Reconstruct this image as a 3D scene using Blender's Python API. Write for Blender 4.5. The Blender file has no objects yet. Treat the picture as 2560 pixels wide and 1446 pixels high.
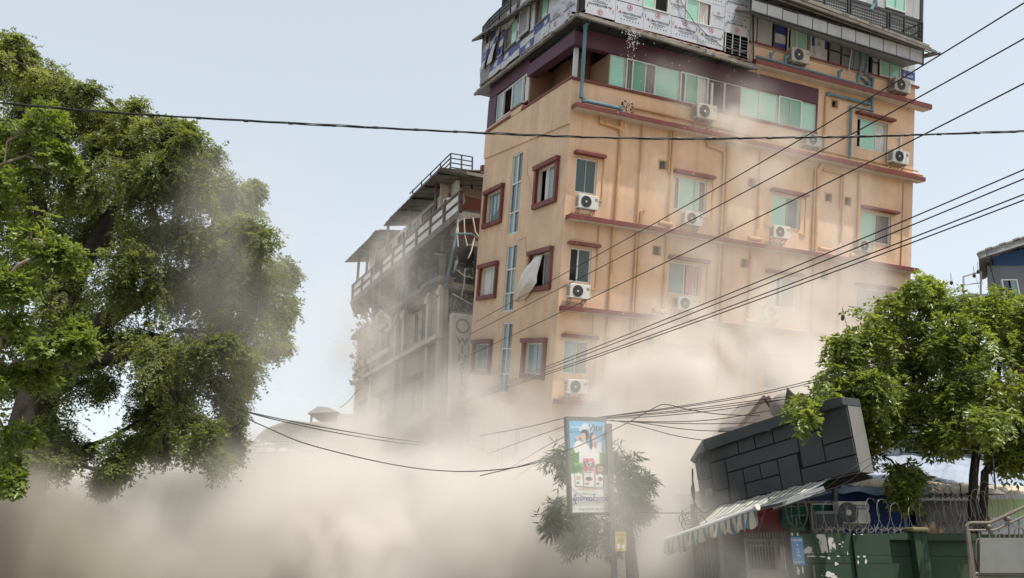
import bpy, math, random
import numpy as np
from mathutils import Vector, Matrix
random.seed(7); RNG = np.random.default_rng(11)
S = bpy.context.scene
COL = S.collection
# ---------------------------------------------------------------- camera, sky, sun, exposure
F, CX, CY, HOR, CZ = 2035.0, 1280.0, 723.0, 1368.0, 1.7      # focal length in pixels of the 2560 px photo, horizon row, eye height
PIT = math.atan((HOR - CY) / F)
cam = bpy.data.cameras.new('camera'); cam_o = bpy.data.objects.new('camera', cam); COL.objects.link(cam_o)
cam_o.location = (0, 0, CZ); cam_o.rotation_euler = (math.pi / 2 + PIT, 0, 0)
cam.sensor_width = 36; cam.lens = 36 * F / 2560; cam.clip_start = .1; cam.clip_end = 6000
S.camera = cam_o
SUN = Vector((.30, -.28, .91)).normalized()
w = bpy.data.worlds.new('World'); S.world = w; w.use_nodes = True
nt = w.node_tree
sk = nt.nodes.new('ShaderNodeTexSky'); sk.sky_type = 'NISHITA'; sk.sun_disc = False
sk.sun_elevation = math.asin(SUN.z); sk.sun_rotation = math.atan2(SUN.x, SUN.y)
sk.air_density = 1.2; sk.dust_density = 1.5; sk.ozone_density = 1.0; sk.altitude = 60
hs = nt.nodes.new('ShaderNodeHueSaturation'); hs.inputs['Saturation'].default_value = .5; hs.inputs['Value'].default_value = 1.0
nt.links.new(sk.outputs[0], hs.inputs['Color'])
hz = nt.nodes.new('ShaderNodeMix'); hz.data_type = 'RGBA'; hz.inputs[0].default_value = .62; hz.inputs[7].default_value = (2.04, 2.22, 2.34, 1)   # even haze over the whole sky
nt.links.new(hs.outputs[0], hz.inputs[6]); nt.links.new(hz.outputs[2], nt.nodes['Background'].inputs[0]); nt.nodes['Background'].inputs[1].default_value = .15
sl = bpy.data.lights.new('sun', 'SUN'); sl.energy = 3.1; sl.angle = math.radians(.6); sl.color = (1, .945, .86)
so = bpy.data.objects.new('sun', sl); COL.objects.link(so); so.rotation_euler = SUN.to_track_quat('Z', 'Y').to_euler(); so.location = (0, 0, 40)
S.view_settings.view_transform = 'Standard'; S.view_settings.look = 'None'; S.view_settings.exposure = 1.0; S.view_settings.gamma = 1
S.cycles.use_denoising = True
S.cycles.volume_bounces = 5; S.cycles.max_bounces = 9; S.cycles.diffuse_bounces = 3; S.cycles.glossy_bounces = 3; S.cycles.transparent_max_bounces = 16
S.cycles.volume_step_rate = 1.5; S.cycles.sample_clamp_indirect = 6
# ---------------------------------------------------------------- pixel rays of the photo onto planes of the place
_s, _c = math.sin(PIT), math.cos(PIT)
EYE = Vector((0, 0, CZ))
def ray(x, y):
    a, b = (x - CX) / F, -(y - CY) / F
    return Vector((a, _c - b * _s, _s + b * _c))
def at(x, y, Y):
    r = ray(x, y); return EYE + r * (Y / r.y)
class Plane:
    """an upright or leaning face of the place: origin, right/up axes, outward normal"""
    def __init__(s, O, e1, e2, n): s.O, s.e1, s.e2, s.n = Vector(O), Vector(e1).normalized(), Vector(e2).normalized(), Vector(n).normalized()
    def uv(s, x, y, off=0.):
        r = ray(x, y); t = ((s.O + s.n * off - EYE).dot(s.n)) / r.dot(s.n); p = EYE + r * t - s.O
        return p.dot(s.e1), p.dot(s.e2)
    def p(s, u, v, d=0.): return s.O + s.e1 * u + s.e2 * v + s.n * d
    def q(s, x, y, off=0.): return s.p(*s.uv(x, y, off), off)
# ---------------------------------------------------------------- objects
class MB:
    def __init__(s): s.v = []; s.f = []; s.m = []; s.t = []
    def add(s, vs, fs, m=0):
        b = len(s.v); s.v += [tuple(p) for p in vs]
        for f in fs: s.f.append(tuple(b + i for i in f)); s.m.append(m)
        return s
    def box(s, x0, x1, y0, y1, z0, z1, m=0):
        vs = [(x, y, z) for z in (z0, z1) for y in (y0, y1) for x in (x0, x1)]
        return s.add(vs, [(0, 2, 3, 1), (4, 5, 7, 6), (0, 1, 5, 4), (2, 6, 7, 3), (0, 4, 6, 2), (1, 3, 7, 5)], m)
    def hexa(s, a, b, m=0):           # two quads (lists of 4 points), joined
        return s.add(list(a) + list(b), [(3, 2, 1, 0), (4, 5, 6, 7)] + [(i, (i + 1) % 4, 4 + (i + 1) % 4, 4 + i) for i in range(4)], m)
    def slab(s, poly, off, m=0):      # polygon (3D points) extruded by vector
        n = len(poly); o = Vector(off); a = [Vector(p) for p in poly]
        return s.add(a + [p + o for p in a], [tuple(range(n))[::-1], tuple(range(n, 2 * n))] + [(i, (i + 1) % n, n + (i + 1) % n, n + i) for i in range(n)], m)
    def bar(s, p, q, w, h, up=(0, 0, 1), m=0):
        p, q = Vector(p), Vector(q); d = (q - p).normalized(); x = d.cross(Vector(up))
        if x.length < 1e-4: x = d.cross(Vector((1, 0, 0)))
        x.normalize(); y = x.cross(d); x *= w / 2; y *= h / 2
        return s.hexa([p - x - y, p + x - y, p + x + y, p - x + y], [q - x - y, q + x - y, q + x + y, q - x + y], m)
    def tube(s, pts, r, n=8, m=0, cap=True):
        pts = [Vector(p) for p in pts]; k = len(pts)
        rs = r if isinstance(r, (list, tuple)) else [r] * k
        ref = Vector((.31, .77, .55)); vs = []; prev = None
        for i, p in enumerate(pts):
            d = (pts[min(i + 1, k - 1)] - pts[max(i - 1, 0)]).normalized()
            x = (prev - d * prev.dot(d)) if prev is not None else d.cross(ref)
            x.normalize(); y = d.cross(x); prev = x
            vs += [p + (x * math.cos(a) + y * math.sin(a)) * rs[i] for a in (2 * math.pi * j / n for j in range(n))]
        fs = [(i * n + j, i * n + (j + 1) % n, (i + 1) * n + (j + 1) % n, (i + 1) * n + j) for i in range(k - 1) for j in range(n)]
        if cap: fs += [tuple(range(n))[::-1], tuple((k - 1) * n + j for j in range(n))]
        return s.add(vs, fs, m)
    def quad(s, a, b, c, d, m=0): return s.add([a, b, c, d], [(0, 1, 2, 3)], m)
    def poly(s, pts, m=0): return s.add(pts, [tuple(range(len(pts)))], m)
    def build(s, name, mats, parent=None, smooth=False, bevel=0):
        me = bpy.data.meshes.new(name); me.from_pydata(s.v, [], s.f)
        mats = mats if isinstance(mats, (list, tuple)) else [mats]
        for m in mats: me.materials.append(m)
        if len(mats) > 1: me.polygons.foreach_set('material_index', s.m)
        if smooth: me.polygons.foreach_set('use_smooth', [True] * len(me.polygons))
        o = link(name, me, parent)
        if bevel:
            b = o.modifiers.new('bevel', 'BEVEL'); b.width = bevel; b.segments = 2; b.limit_method = 'ANGLE'
        return o
def link(name, data, parent=None, loc=None):
    o = bpy.data.objects.new(name, data); COL.objects.link(o)
    if parent is not None: o.parent = parent
    if loc is not None: o.location = loc
    return o
def tag(o, label=None, cat=None, group=None, kind=None):
    if label: o['label'] = label
    if cat: o['category'] = cat
    if group: o['group'] = group
    if kind: o['kind'] = kind
    return o
def thing(name, label, cat, loc=(0, 0, 0), group=None, mat=None):
    o = bpy.data.objects.new(name, None); COL.objects.link(o); o.empty_display_size = .2
    if mat is not None: o.matrix_world = mat
    else: o.location = loc
    return tag(o, label, cat, group)
def copy_tree(o, parent=None):
    c = o.copy(); COL.objects.link(c)
    if parent is not None: c.parent = parent
    for ch in list(o.children): copy_tree(ch, c)
    return c
# ---------------------------------------------------------------- materials
def M(name, base, rough=.7, var=.18, scale=1.5, spec=.35, metal=0., bump=0., bscale=30., base2=None, thr=None, streak=0., alpha=None, trans=0.):
    """procedural surface: base colour broken up by two noises, optional second colour in patches, rain streaks, fine relief"""
    m = bpy.data.materials.new(name); m.use_nodes = True; t = m.node_tree; N, L = t.nodes, t.links.new
    b = N['Principled BSDF']; b.inputs['Roughness'].default_value = rough; b.inputs['Metallic'].default_value = metal; b.inputs['Specular IOR Level'].default_value = spec
    tc = N.new('ShaderNodeTexCoord'); n1 = N.new('ShaderNodeTexNoise'); n1.inputs['Scale'].default_value = scale; n1.inputs['Detail'].default_value = 8; n1.inputs['Roughness'].default_value = .62
    L(tc.outputs['Object'], n1.inputs['Vector'])
    def mix(a, bb, f, mode='MIX'):
        x = N.new('ShaderNodeMix'); x.data_type = 'RGBA'; x.blend_type = mode
        for i, v in ((6, a), (7, bb)):
            if isinstance(v, tuple): x.inputs[i].default_value = (*v, 1)
            else: L(v, x.inputs[i])
        if isinstance(f, (int, float)): x.inputs[0].default_value = f
        else: L(f, x.inputs[0])
        return x.outputs[2]
    def ramp(src, a, bb):
        r = N.new('ShaderNodeMapRange'); r.inputs[1].default_value = a; r.inputs[2].default_value = bb; L(src, r.inputs[0]); return r.outputs[0]
    lo = tuple(c * (1 - var) for c in base); hi = tuple(min(1, c * (1 + var)) for c in base)
    col = mix(lo, hi, ramp(n1.outputs['Fac'], .3, .7))
    if streak:
        mp = N.new('ShaderNodeMapping'); mp.inputs['Scale'].default_value = (2.2, 2.2, .16); L(tc.outputs['Object'], mp.inputs[0])
        n2 = N.new('ShaderNodeTexNoise'); n2.inputs['Scale'].default_value = 1.6; n2.inputs['Detail'].default_value = 6; L(mp.outputs[0], n2.inputs['Vector'])
        col = mix(col, tuple(c * .45 + .02 for c in base), mixf(N, L, ramp(n2.outputs['Fac'], .5, .78), streak))
    if base2 is not None:
        n3 = N.new('ShaderNodeTexNoise'); n3.inputs['Scale'].default_value = thr[1]; n3.inputs['Detail'].default_value = 7; n3.inputs['Roughness'].default_value = .65; L(tc.outputs['Object'], n3.inputs['Vector'])
        col = mix(col, base2, ramp(n3.outputs['Fac'], thr[0], thr[0] + .04))
    L(col, b.inputs['Base Color'])
    if bump:
        n4 = N.new('ShaderNodeTexNoise'); n4.inputs['Scale'].default_value = bscale; n4.inputs['Detail'].default_value = 4; L(tc.outputs['Object'], n4.inputs['Vector'])
        bp = N.new('ShaderNodeBump'); bp.inputs['Strength'].default_value = bump; bp.inputs['Distance'].default_value = .02; L(n4.outputs['Fac'], bp.inputs['Height']); L(bp.outputs[0], b.inputs['Normal'])
    return m
def mixf(N, L, a, k):
    x = N.new('ShaderNodeMath'); x.operation = 'MULTIPLY'; L(a, x.inputs[0]); x.inputs[1].default_value = k; return x.outputs[0]
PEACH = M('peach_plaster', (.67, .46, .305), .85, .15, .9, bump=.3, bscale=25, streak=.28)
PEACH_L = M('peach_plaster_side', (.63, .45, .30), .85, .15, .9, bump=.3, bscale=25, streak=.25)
PEACHP = M('peach_painted_pipe', (.56, .34, .17), .6, .14, 2)
RED = M('red_brown_paint', (.17, .045, .036), .6, .2, 2.5, base2=(.5, .42, .38), thr=(.655, 5.), streak=.2)
CREAM = M('cream_soffit', (.52, .44, .35), .85, .15, 1.5, streak=.2)
PURPLE = M('plum_paint', (.085, .035, .055), .6, .2, 1.2, bump=.1)
CONC = M('weathered_concrete', (.24, .225, .20), .9, .3, 1.5, bump=.3, base2=(.10, .095, .085), thr=(.56, 2.2))
DCONC = M('broken_concrete', (.17, .155, .14), .95, .4, 3, bump=.5, bscale=12)
TILE = M('rust_roof_sheet', (.17, .085, .06), .85, .35, 3, base2=(.09, .085, .08), thr=(.52, 3.))
STEEL = M('dark_painted_steel', (.03, .031, .034), .5, .3, 4)
GREYM = M('galvanised_grey', (.33, .335, .33), .5, .2, 2, metal=.2)
RUSTY = M('weathered_roof_sheet', (.16, .15, .135), .7, .35, 2, base2=(.12, .075, .05), thr=(.6, 3.))
ALU = M('white_aluminium', (.62, .63, .62), .4, .06, 3)
GREEN = M('green_glass', (.30, .56, .44), .12, .05, .8, spec=.5, bump=.10, bscale=2.2)
GREEND = M('deep_green_glass', (.11, .30, .20), .10, .10, .8, spec=.5, bump=.10, bscale=2.2)
TEAL = M('teal_glass', (.17, .27, .28), .08, .12, .8, spec=.6, bump=.10, bscale=2.2)
DTEAL = M('dark_teal_glass', (.035, .065, .072), .07, .2, .8, spec=.6, bump=.10, bscale=2.2)
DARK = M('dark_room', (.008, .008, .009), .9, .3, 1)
CURT = M('grey_curtain', (.30, .27, .27), .9, .15, 4)
CURTW = M('white_curtain', (.66, .64, .60), .9, .10, 4)
CURTP = M('pink_curtain', (.55, .33, .35), .9, .15, 4)
BLUEP = M('blue_pvc_pipe', (.11, .20, .245), .45, .15, 3, streak=.3)
FILM = M('white_protective_film', (.50, .53, .58), .45, .06, 1.0, spec=.4, streak=.08)
FILMB = M('blue_printed_film', (.045, .06, .22), .5, .25, 3)
FILMW = M('torn_white_film', (.50, .51, .53), .6, .16, 3, base2=(.22, .22, .22), thr=(.60, 4.))
SHEET = M('grey_metal_sheet', (.40, .41, .42), .55, .12, 1.2, streak=.3)
SHEETD = M('dull_metal_sheet', (.22, .225, .23), .6, .2, 1.5, streak=.3)
INK = M('black_print', (.045, .05, .065), .6, .1); INKR = M('red_print', (.42, .05, .05), .6, .1)
ACW = M('ac_casing_white', (.60, .59, .55), .5, .08, 3, streak=.22)
ACW2 = M('ac_casing_aged', (.40, .375, .32), .6, .18, 3, streak=.55)
ACG = M('ac_grille', (.06, .062, .062), .5, .2, 5)
WOOD = M('brown_door', (.075, .033, .022), .6, .25, 4)
# ================================================================ ground
def ground_sheet(name, x0, x1, y0, y1, z, m):
    return tag(MB().quad((x0, y0, z), (x1, y0, z), (x1, y1, z), (x0, y1, z)).build(name, m), kind='structure')
GROUND = M('dusty_earth', (.20, .17, .13), .95, .3, .3, bump=.4, bscale=4)
ASPH = M('asphalt', (.055, .052, .050), .9, .25, .8, bump=.3, bscale=60)
PAVE = M('pavement_concrete', (.26, .24, .21), .9, .2, .8, bump=.2)
ground_sheet('ground', -2500, 2500, -2500, 2500, 0, GROUND)
# the street runs 28 degrees left of the view: a road strip with kerbs and a centre line, hidden in the dust
SA = math.radians(-28.2); SD = Vector((math.sin(SA), math.cos(SA), 0)); SN = Vector((-math.cos(SA), math.sin(SA), 0))   # along the street, facade normal
def street_strip(name, d0, d1, z0, z1, m, a=-30, b=160):
    o = Vector((-3.1, 35, 0)); P = [o + SN * d0 + SD * a, o + SN * d1 + SD * a, o + SN * d1 + SD * b, o + SN * d0 + SD * b]
    mb = MB()
    if z1 - z0 < .02: mb.poly([p + Vector((0, 0, z1)) for p in P])
    else: mb.slab([p + Vector((0, 0, z0)) for p in P], (0, 0, z1 - z0))
    return tag(mb.build(name, m), kind='structure')
street_strip('road', 3.0, 12.0, .004, .004, ASPH)
street_strip('pavement', 1.6, 3.0, 0.004, .13, PAVE)
street_strip('pavement', 12.0, 14.2, 0.004, .13, PAVE)
LINE = M('road_paint', (.6, .6, .57), .7, .2, 5)
for k in range(14): street_strip('lane_marking', 7.44, 7.56, .008, .008, LINE, -28 + k * 7, -25 + k * 7)

# ================================================================ the leaning hotel block
def camdir(a, b, c): return Vector((a, c * _c - b * _s, c * _s + b * _c))
HX = camdir(4970, -577, 2035).normalized(); HY = camdir(-850, -147, 2035); HY = (HY - HX * HX.dot(HY)).normalized(); HZ = HX.cross(HY)
HO = EYE + ray(1420, 400) * 28.0
HM = Matrix.Translation(HO) @ Matrix((HX, HY, HZ)).transposed().to_4x4()
HI = HM.inverted()
PR = Plane(HO, HX, HZ, -HY); PL = Plane(HO, HY, HZ, -HX)
R = lambda u, w, d=0.: Vector((u, -d, w))
Lf = lambda v, w, d=0.: Vector((-d, v, w))
HOTEL = thing('hotel_building', 'tall peach orange building with leaning storeys and printed panels on its top floors', 'building', mat=HM)
def fbox(mb, F_, a0, a1, w0, w1, d0, d1, m=0):
    return mb.hexa([F_(a0, w0, d0), F_(a1, w0, d0), F_(a1, w1, d0), F_(a0, w1, d0)], [F_(a0, w0, d1), F_(a1, w0, d1), F_(a1, w1, d1), F_(a0, w1, d1)], m)
def wall_holes(mb, F_, a0, a1, w0, w1, holes, depth=.16):
    hs_ = [h for h in holes if h[0] < a1 and h[1] > a0 and h[2] < w1 and h[3] > w0]
    xs = sorted({a0, a1, *[min(max(h[i], a0), a1) for h in hs_ for i in (0, 1)]}); zs = sorted({w0, w1, *[min(max(h[i], w0), w1) for h in hs_ for i in (2, 3)]})
    for i in range(len(xs) - 1):
        for j in range(len(zs) - 1):
            cx, cz = (xs[i] + xs[i + 1]) / 2, (zs[j] + zs[j + 1]) / 2
            if any(h[0] < cx < h[1] and h[2] < cz < h[3] for h in hs_): continue
            mb.quad(F_(xs[i], zs[j]), F_(xs[i + 1], zs[j]), F_(xs[i + 1], zs[j + 1]), F_(xs[i], zs[j + 1]))
    for h in hs_:
        c = [(h[0], h[2]), (h[1], h[2]), (h[1], h[3]), (h[0], h[3])]
        for k in range(4):
            p, q = c[k], c[(k + 1) % 4]
            mb.quad(F_(*p), F_(*q), F_(*q, -depth), F_(*p, -depth))
PANE = dict(G=GREEN, GD=GREEND, T=TEAL, DT=DTEAL, P=PURPLE, S=SHEETD)
def curtain(F_, a0, a1, w0, w1, d, m, parent, waves=4, flare=0.):
    mb = MB(); n = waves * 6
    for i in range(n + 1):
        f = i / n; a = a0 + (a1 - a0) * f; dd = d + .035 * math.sin(f * waves * 6.28)
        mb.v += [tuple(F_(a, w1, dd)), tuple(F_(a + flare * .5 * f, (w0 + w1) / 2, dd + .02 * math.sin(f * 9))), tuple(F_(a + flare * f, w0 + .06 * math.sin(f * 7), dd + .03 * math.cos(f * 11)))]
    for i in range(n):
        for j in range(2): mb.f.append((i * 3 + j, i * 3 + j + 1, i * 3 + 4 + j, i * 3 + 3 + j)); mb.m.append(0)
    return mb.build('curtain', m, parent, smooth=True)
def window(F_, a0, a1, w0, w1, panes, parent, fw=.045, d=-.09, frame=ALU, sill=False):
    mb = MB(); t = .05
    fbox(mb, F_, a0, a1, w1 - fw, w1, d - t, d + .03); fbox(mb, F_, a0, a1, w0, w0 + fw, d - t, d + .03)
    fbox(mb, F_, a0, a0 + fw, w0 + fw, w1 - fw, d - t, d + .03); fbox(mb, F_, a1 - fw, a1, w0 + fw, w1 - fw, d - t, d + .03)
    W = a1 - a0 - 2 * fw; A = a0 + fw
    for p in panes:
        if p[2] in PANE:
            for f in (p[0], p[1]):
                if .02 < f < .98: fbox(mb, F_, A + W * f - .02, A + W * f + .02, w0 + fw, w1 - fw, d - .03, d + .018)
    o = mb.build('window', frame, parent)
    for f0, f1, k in panes:
        x0, x1 = A + W * f0 + .004, A + W * f1 - .004
        if k in PANE:
            fbox(MB(), F_, x0, x1, w0 + fw, w1 - fw, d - .012, d - .004).build('pane', PANE[k], o)
        elif k in ('C', 'CW', 'CP'): curtain(F_, x0, x1, w0 + fw, w1 - fw, d - .06, {'C': CURT, 'CW': CURTW, 'CP': CURTP}[k], o, max(2, int((x1 - x0) * 9)))
    return o
# --- windows, right face: a0, a1, w0, w1, panes
rows = [(-1.06, .16), (-4.17, -3.0), (-7.3, -6.16), (-10.4, -9.28)]
RW = []
pan = {(0, 0): [(0, .5, 'DT'), (.5, 1, 'DT')], (0, 1): [(0, .16, 'C'), (.14, .66, 'G'), (.66, .8, 'G'), (.8, 1, 'C')], (0, 2): [(0, .56, 'G'), (.56, .97, 'S')], (0, 3): [(0, .52, 'G'), (.52, 1, 'C')],
       (1, 0): [(.40, 1, 'DT')], (1, 1): [(0, .5, 'T'), (.60, 1, 'CP')], (1, 2): [(.5, 1, 'T'), (.05, .4, 'CW')], (1, 3): [(0, .5, 'T'), (.5, 1, 'T')]}
cols = [(.33, 1.15), (4.37, 5.77), (8.8, 10.18), (13.26, 14.93)]
for r, (z0, z1) in enumerate(rows):
    for c, (a0, a1) in enumerate(cols):
        RW.append((a0 - (.06 if r else 0) * (c > 0), a1 - (.06 if r else 0) * (c > 0) + (.15 if r == 2 and c == 0 else 0), z0, z1, pan.get((r, c), [(0, .5, 'T'), (.5, 1, 'DT')])))
RW.append((12.95, 14.6, 2.76, 4.02, [(.14, .66, 'G'), (.68, 1, 'CW')]))
VENT = [(u, w) for u, w in [(3.81, .45), (7.78, .44), (11.55, .43), (12.56, .43), (3.75, -2.69), (7.62, -2.69), (3.69, -5.9), (7.58, -5.84), (11.5, -2.7), (11.71, 4.31)]]
holesR = [h[:4] for h in RW] + [(u - .17, u + .17, w - .16, w + .16) for u, w in VENT]
mb = MB(); wall_holes(mb, R, 0, 16.1, -17.8, 2.86, holesR); wall_holes(mb, R, 10.85, 16.1, 2.86, 5.9, holesR); wall_holes(mb, R, 7.33, 10.85, 4.75, 5.9, [])
mb.quad(R(16.1, -17.8), R(16.1, -17.8, -8.5), R(16.1, 5.9, -8.5), R(16.1, 5.9)).quad(R(0, -17.8, -8.5), R(16.1, -17.8, -8.5), R(16.1, 5.9, -8.5), R(0, 5.9, -8.5))
mb.build('wall', PEACH, HOTEL)
# --- left face
LW = []
for (z0, z1), z in zip([(-1.18, .12), (-4.28, -3.1), (-7.4, -6.3), (-10.4, -9.4)], range(4)):
    LW.append((.82, 2.42, z0, z1, [[(0, .52, 'T'), (.62, .80, 'CW')], [(.0, .45, 'T')], [(0, .5, 'T'), (.5, 1, 'T')], [(0, .5, 'T'), (.5, 1, 'T')]][z]))
    LW.append((5.98, 7.72, z0, z1, [[(0, .5, 'T'), (.5, .85, 'T')], [(0, .45, 'G'), (.5, 1, 'CW')], [(0, .5, 'T'), (.5, 1, 'T')], [(0, .5, 'T'), (.5, 1, 'T')]][z]))
STRIPS = [(4.08, 5.16, -1.98, 1.28), (3.98, 5.05, -5.05, -2.42), (3.86, 4.92, -8.2, -5.5), (3.8, 4.82, -11.2, -8.65)]
mb = MB(); wall_holes(mb, Lf, 0, 8.5, -17.8, 2.88, [h[:4] for h in LW] + STRIPS)
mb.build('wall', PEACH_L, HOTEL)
mb = MB()                                                                  # parapet band standing 6 cm proud, its lower edge rising to the back
mb.hexa([Lf(0, 1.29, .0), Lf(8.5, 1.88, .0), Lf(8.5, 2.98, .0), Lf(0, 2.9, .0)], [Lf(0, 1.29, .06), Lf(8.5, 1.88, .06), Lf(8.5, 2.98, .06), Lf(0, 2.9, .06)])
fbox(mb, Lf, 4.45, 8.5, 2.985, 3.22, -.12, .058)
mb.build('parapet', PEACH_L, HOTEL)
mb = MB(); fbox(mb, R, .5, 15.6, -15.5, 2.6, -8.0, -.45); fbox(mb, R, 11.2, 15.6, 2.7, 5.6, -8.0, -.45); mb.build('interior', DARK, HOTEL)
for h in RW: window(R, *h, HOTEL)
for h in LW: window(Lf, *h[:4], h[4], HOTEL)
for a0, a1, z0, z1 in STRIPS:
    mb = MB(); d = -.08
    zz = [z0, z0 + (z1 - z0) * .26, z0 + (z1 - z0) * .62, z1]
    for a in (a0, (a0 + a1) / 2 - .03, a1 - .06): fbox(mb, Lf, a, a + .06, z0, z1, d - .04, d + .04)
    for z in zz: fbox(mb, Lf, a0 + .06, a1 - .06, z - (.05 if z == z1 else 0), z + (.05 if z < z1 else 0), d - .03, d + .055)
    o = mb.build('window', ALU, HOTEL)
    for i in range(3):
        for x0, x1 in ((a0 + .06, (a0 + a1) / 2 - .03), ((a0 + a1) / 2 + .03, a1 - .06)):
            fbox(MB(), Lf, x0, x1, zz[i] + .05, zz[i + 1] - (.05 if i == 2 else 0), d - .015, d - .004).build('pane', TEAL if (i + (x0 > a0 + .2)) % 2 else DTEAL, o)
# red-brown surrounds of the left face windows, hoods over the right face windows
for a0, a1, z0, z1, _ in LW:
    mb = MB(); fbox(mb, Lf, a0 - .20, a1 + .26, z1, z1 + .17, .002, .17); fbox(mb, Lf, a0 - .17, a1 + .22, z0 - .18, z0, .002, .13)
    fbox(mb, Lf, a0 - .17, a0, z0, z1, .002, .12); fbox(mb, Lf, a1, a1 + .20, z0, z1, .002, .12)
    mb.build('window_surround', RED, HOTEL, bevel=.012)
for i, (a0, a1, z0, z1, _) in enumerate(RW):
    mb = MB(); fbox(mb, R, a0 - .14, a1 + .22, z1 + .08, z1 + .19, .002, .26); mb.build('window_hood', RED, HOTEL, bevel=.01)
    if i % 4 != 3 and i < 16:
        mb = MB(); fbox(mb, R, a0 - .02, a1 + .27, z1 + .21, z1 + .29, .002, .05); fbox(mb, R, a1 + .22, a1 + .27, z0 - .2, z1 + .21, .002, .035); fbox(mb, R, a1 - .02, a1 + .22, z0 - .2, z0 - .13, .002, .035)
        mb.build('window_trim', PEACHP, HOTEL)
# exhaust vents
for u, w_ in VENT:
    mb = MB()
    for a, b, c, d in ((-.2, .2, .16, .2), (-.2, .2, -.2, -.16), (-.2, -.16, -.16, .16), (.16, .2, -.16, .16)): fbox(mb, R, u + a, u + b, w_ + c, w_ + d, .002, .02)
    o = mb.build('vent', PEACHP, HOTEL)
    mb = MB(); c = R(u, w_, -.08)
    for k in range(4):
        a = k * 1.57 + .4; mb.quad(c + Vector((.02 * math.cos(a), 0, .02 * math.sin(a))), c + Vector((.13 * math.cos(a - .3), .02, .13 * math.sin(a - .3))), c + Vector((.14 * math.cos(a + .3), -.02, .14 * math.sin(a + .3))), c + Vector((.02 * math.cos(a + 1), 0, .02 * math.sin(a + 1))))
    mb.build('fan_blades', ACG, o)
# ledges: red-brown edge, cream underside
def ledge(u0, u1, wt, d=.42, th=.17, F_=R):
    mb = MB(); fbox(mb, F_, u0, u1, wt - th, wt, .0, d); o = mb.build('ledge', RED, HOTEL, bevel=.01)
    mb = MB(); fbox(mb, F_, u0 + .02, u1 - .02, wt - th - .025, wt - th + .002, .0, d - .03); mb.build('soffit', CREAM, o)
ledge(0.0, 16.35, 1.95); ledge(.05, 16.1, -1.92); ledge(.05, 15.9, -5.04); ledge(.05, 15.8, -8.15); ledge(7.4, 16.6, 5.13, .45, .2)
ledge(8.5, 8.75, 1.62, .1, .3, Lf)
# parapet caps
mb = MB(); fbox(mb, R, -.06, 10.85, 2.86, 2.95, -.2, .07); fbox(mb, R, 10.86, 10.87, 2.9, 2.91, 0, .01)
mb.build('parapet_cap', RED, HOTEL, bevel=.01)
mb = MB(); mb.hexa([Lf(.25, 2.9, -.2), Lf(4.45, 2.96, -.2), Lf(4.45, 3.04, -.2), Lf(.25, 2.99, -.2)], [Lf(-.06, 2.9, .1), Lf(4.45, 2.96, .1), Lf(4.45, 3.04, .1), Lf(-.06, 2.99, .1)])
fbox(mb, Lf, 4.46, 5.6, 3.225, 3.31, -.2, .1); fbox(mb, Lf, 5.601, 8.6, 3.0, 3.1, .059, .12); mb.build('parapet_cap', RED, HOTEL, bevel=.01)
ledge(7.35, 16.25, 5.96, .1, .09)
# --- plum storey: window strip, fascia, open corner with door
mb = MB(); fbox(mb, R, .32, 10.85, 4.12, 4.75, -.25, .03); fbox(mb, R, 10.80, 10.85, 2.96, 4.11, -.25, .02)
fbox(mb, R, 1.36, 10.8, 4.1, 4.12, -.2, .0); mb.build('fascia', PURPLE, HOTEL, bevel=.008)
mb = MB(); mb.hexa([Lf(-.03, 4.14, -.3), Lf(4.1, 4.24, -.3), Lf(4.1, 4.72, -.3), Lf(-.03, 4.62, -.3)], [Lf(-.03, 4.14, .08), Lf(4.1, 4.24, .08), Lf(4.1, 4.72, .08), Lf(-.03, 4.62, .08)])
mb.hexa([Lf(4.1, 4.5, -.3), Lf(8.5, 4.62, -.3), Lf(8.5, 5.2, -.3), Lf(4.1, 5.1, -.3)], [Lf(4.1, 4.5, .0), Lf(8.5, 4.62, .0), Lf(8.5, 5.2, .0), Lf(4.1, 5.1, .0)])
fbox(mb, Lf, 7.55, 8.5, 3.0, 4.55, -.3, .03); mb.build('beam', PURPLE, HOTEL, bevel=.008)
for u0, u1, pn in [(1.4, 2.04, [(0, 1, 'G')]), (2.07, 3.31, [(.0, .2, 'C'), (.2, .66, 'GD'), (.68, 1, 'C')]), (3.33, 4.33, [(0, 1, 'G')]), (4.38, 5.61, [(.16, .64, 'GD'), (.66, 1, 'CW')]), (5.64, 6.37, [(0, 1, 'P')]), (6.39, 7.15, [(0, 1, 'P')]),
                   (7.17, 8.02, [(0, 1, 'G')]), (8.04, 8.88, [(0, 1, 'G')]), (8.93, 10.06, [(0, .5, 'GD'), (.5, 1, 'GD')]), (10.08, 10.79, [(0, 1, 'G')])]:
    window(R, u0, u1, 2.955, 4.10, pn, HOTEL, fw=.04 if len(pn) > 1 else .022, d=-.03 if len(pn) > 1 else -.07)
for v0, v1, pn in [(4.08, 4.7, [(0, .9, 'CW')]), (4.72, 5.78, [(0, 1, 'T')]), (5.8, 6.8, []), (6.82, 7.5, [(0, 1, 'T')])]:
    window(Lf, v0, v1, 3.32, 4.48, pn, HOTEL, d=-.04)
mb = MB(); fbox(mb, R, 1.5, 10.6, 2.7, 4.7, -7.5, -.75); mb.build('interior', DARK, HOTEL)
mb = MB(); fbox(mb, R, 1.0, 1.49, 2.86, 4.7, -3.98, -1.5); fbox(mb, R, .95, 2.6, 2.86, 4.7, -1.62, -1.505); fbox(mb, Lf, 3.99, 4.06, 3.0, 4.6, -1.4, -.05); fbox(mb, R, 1.36, 1.398, 2.96, 4.1, -1.5, -.0); mb.build('balcony_wall', M('shaded_brown_plaster', (.25, .15, .095), .85, .12, .8), HOTEL)  # brown-peach paint, darkened further to hold the shade of the open corner
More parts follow.
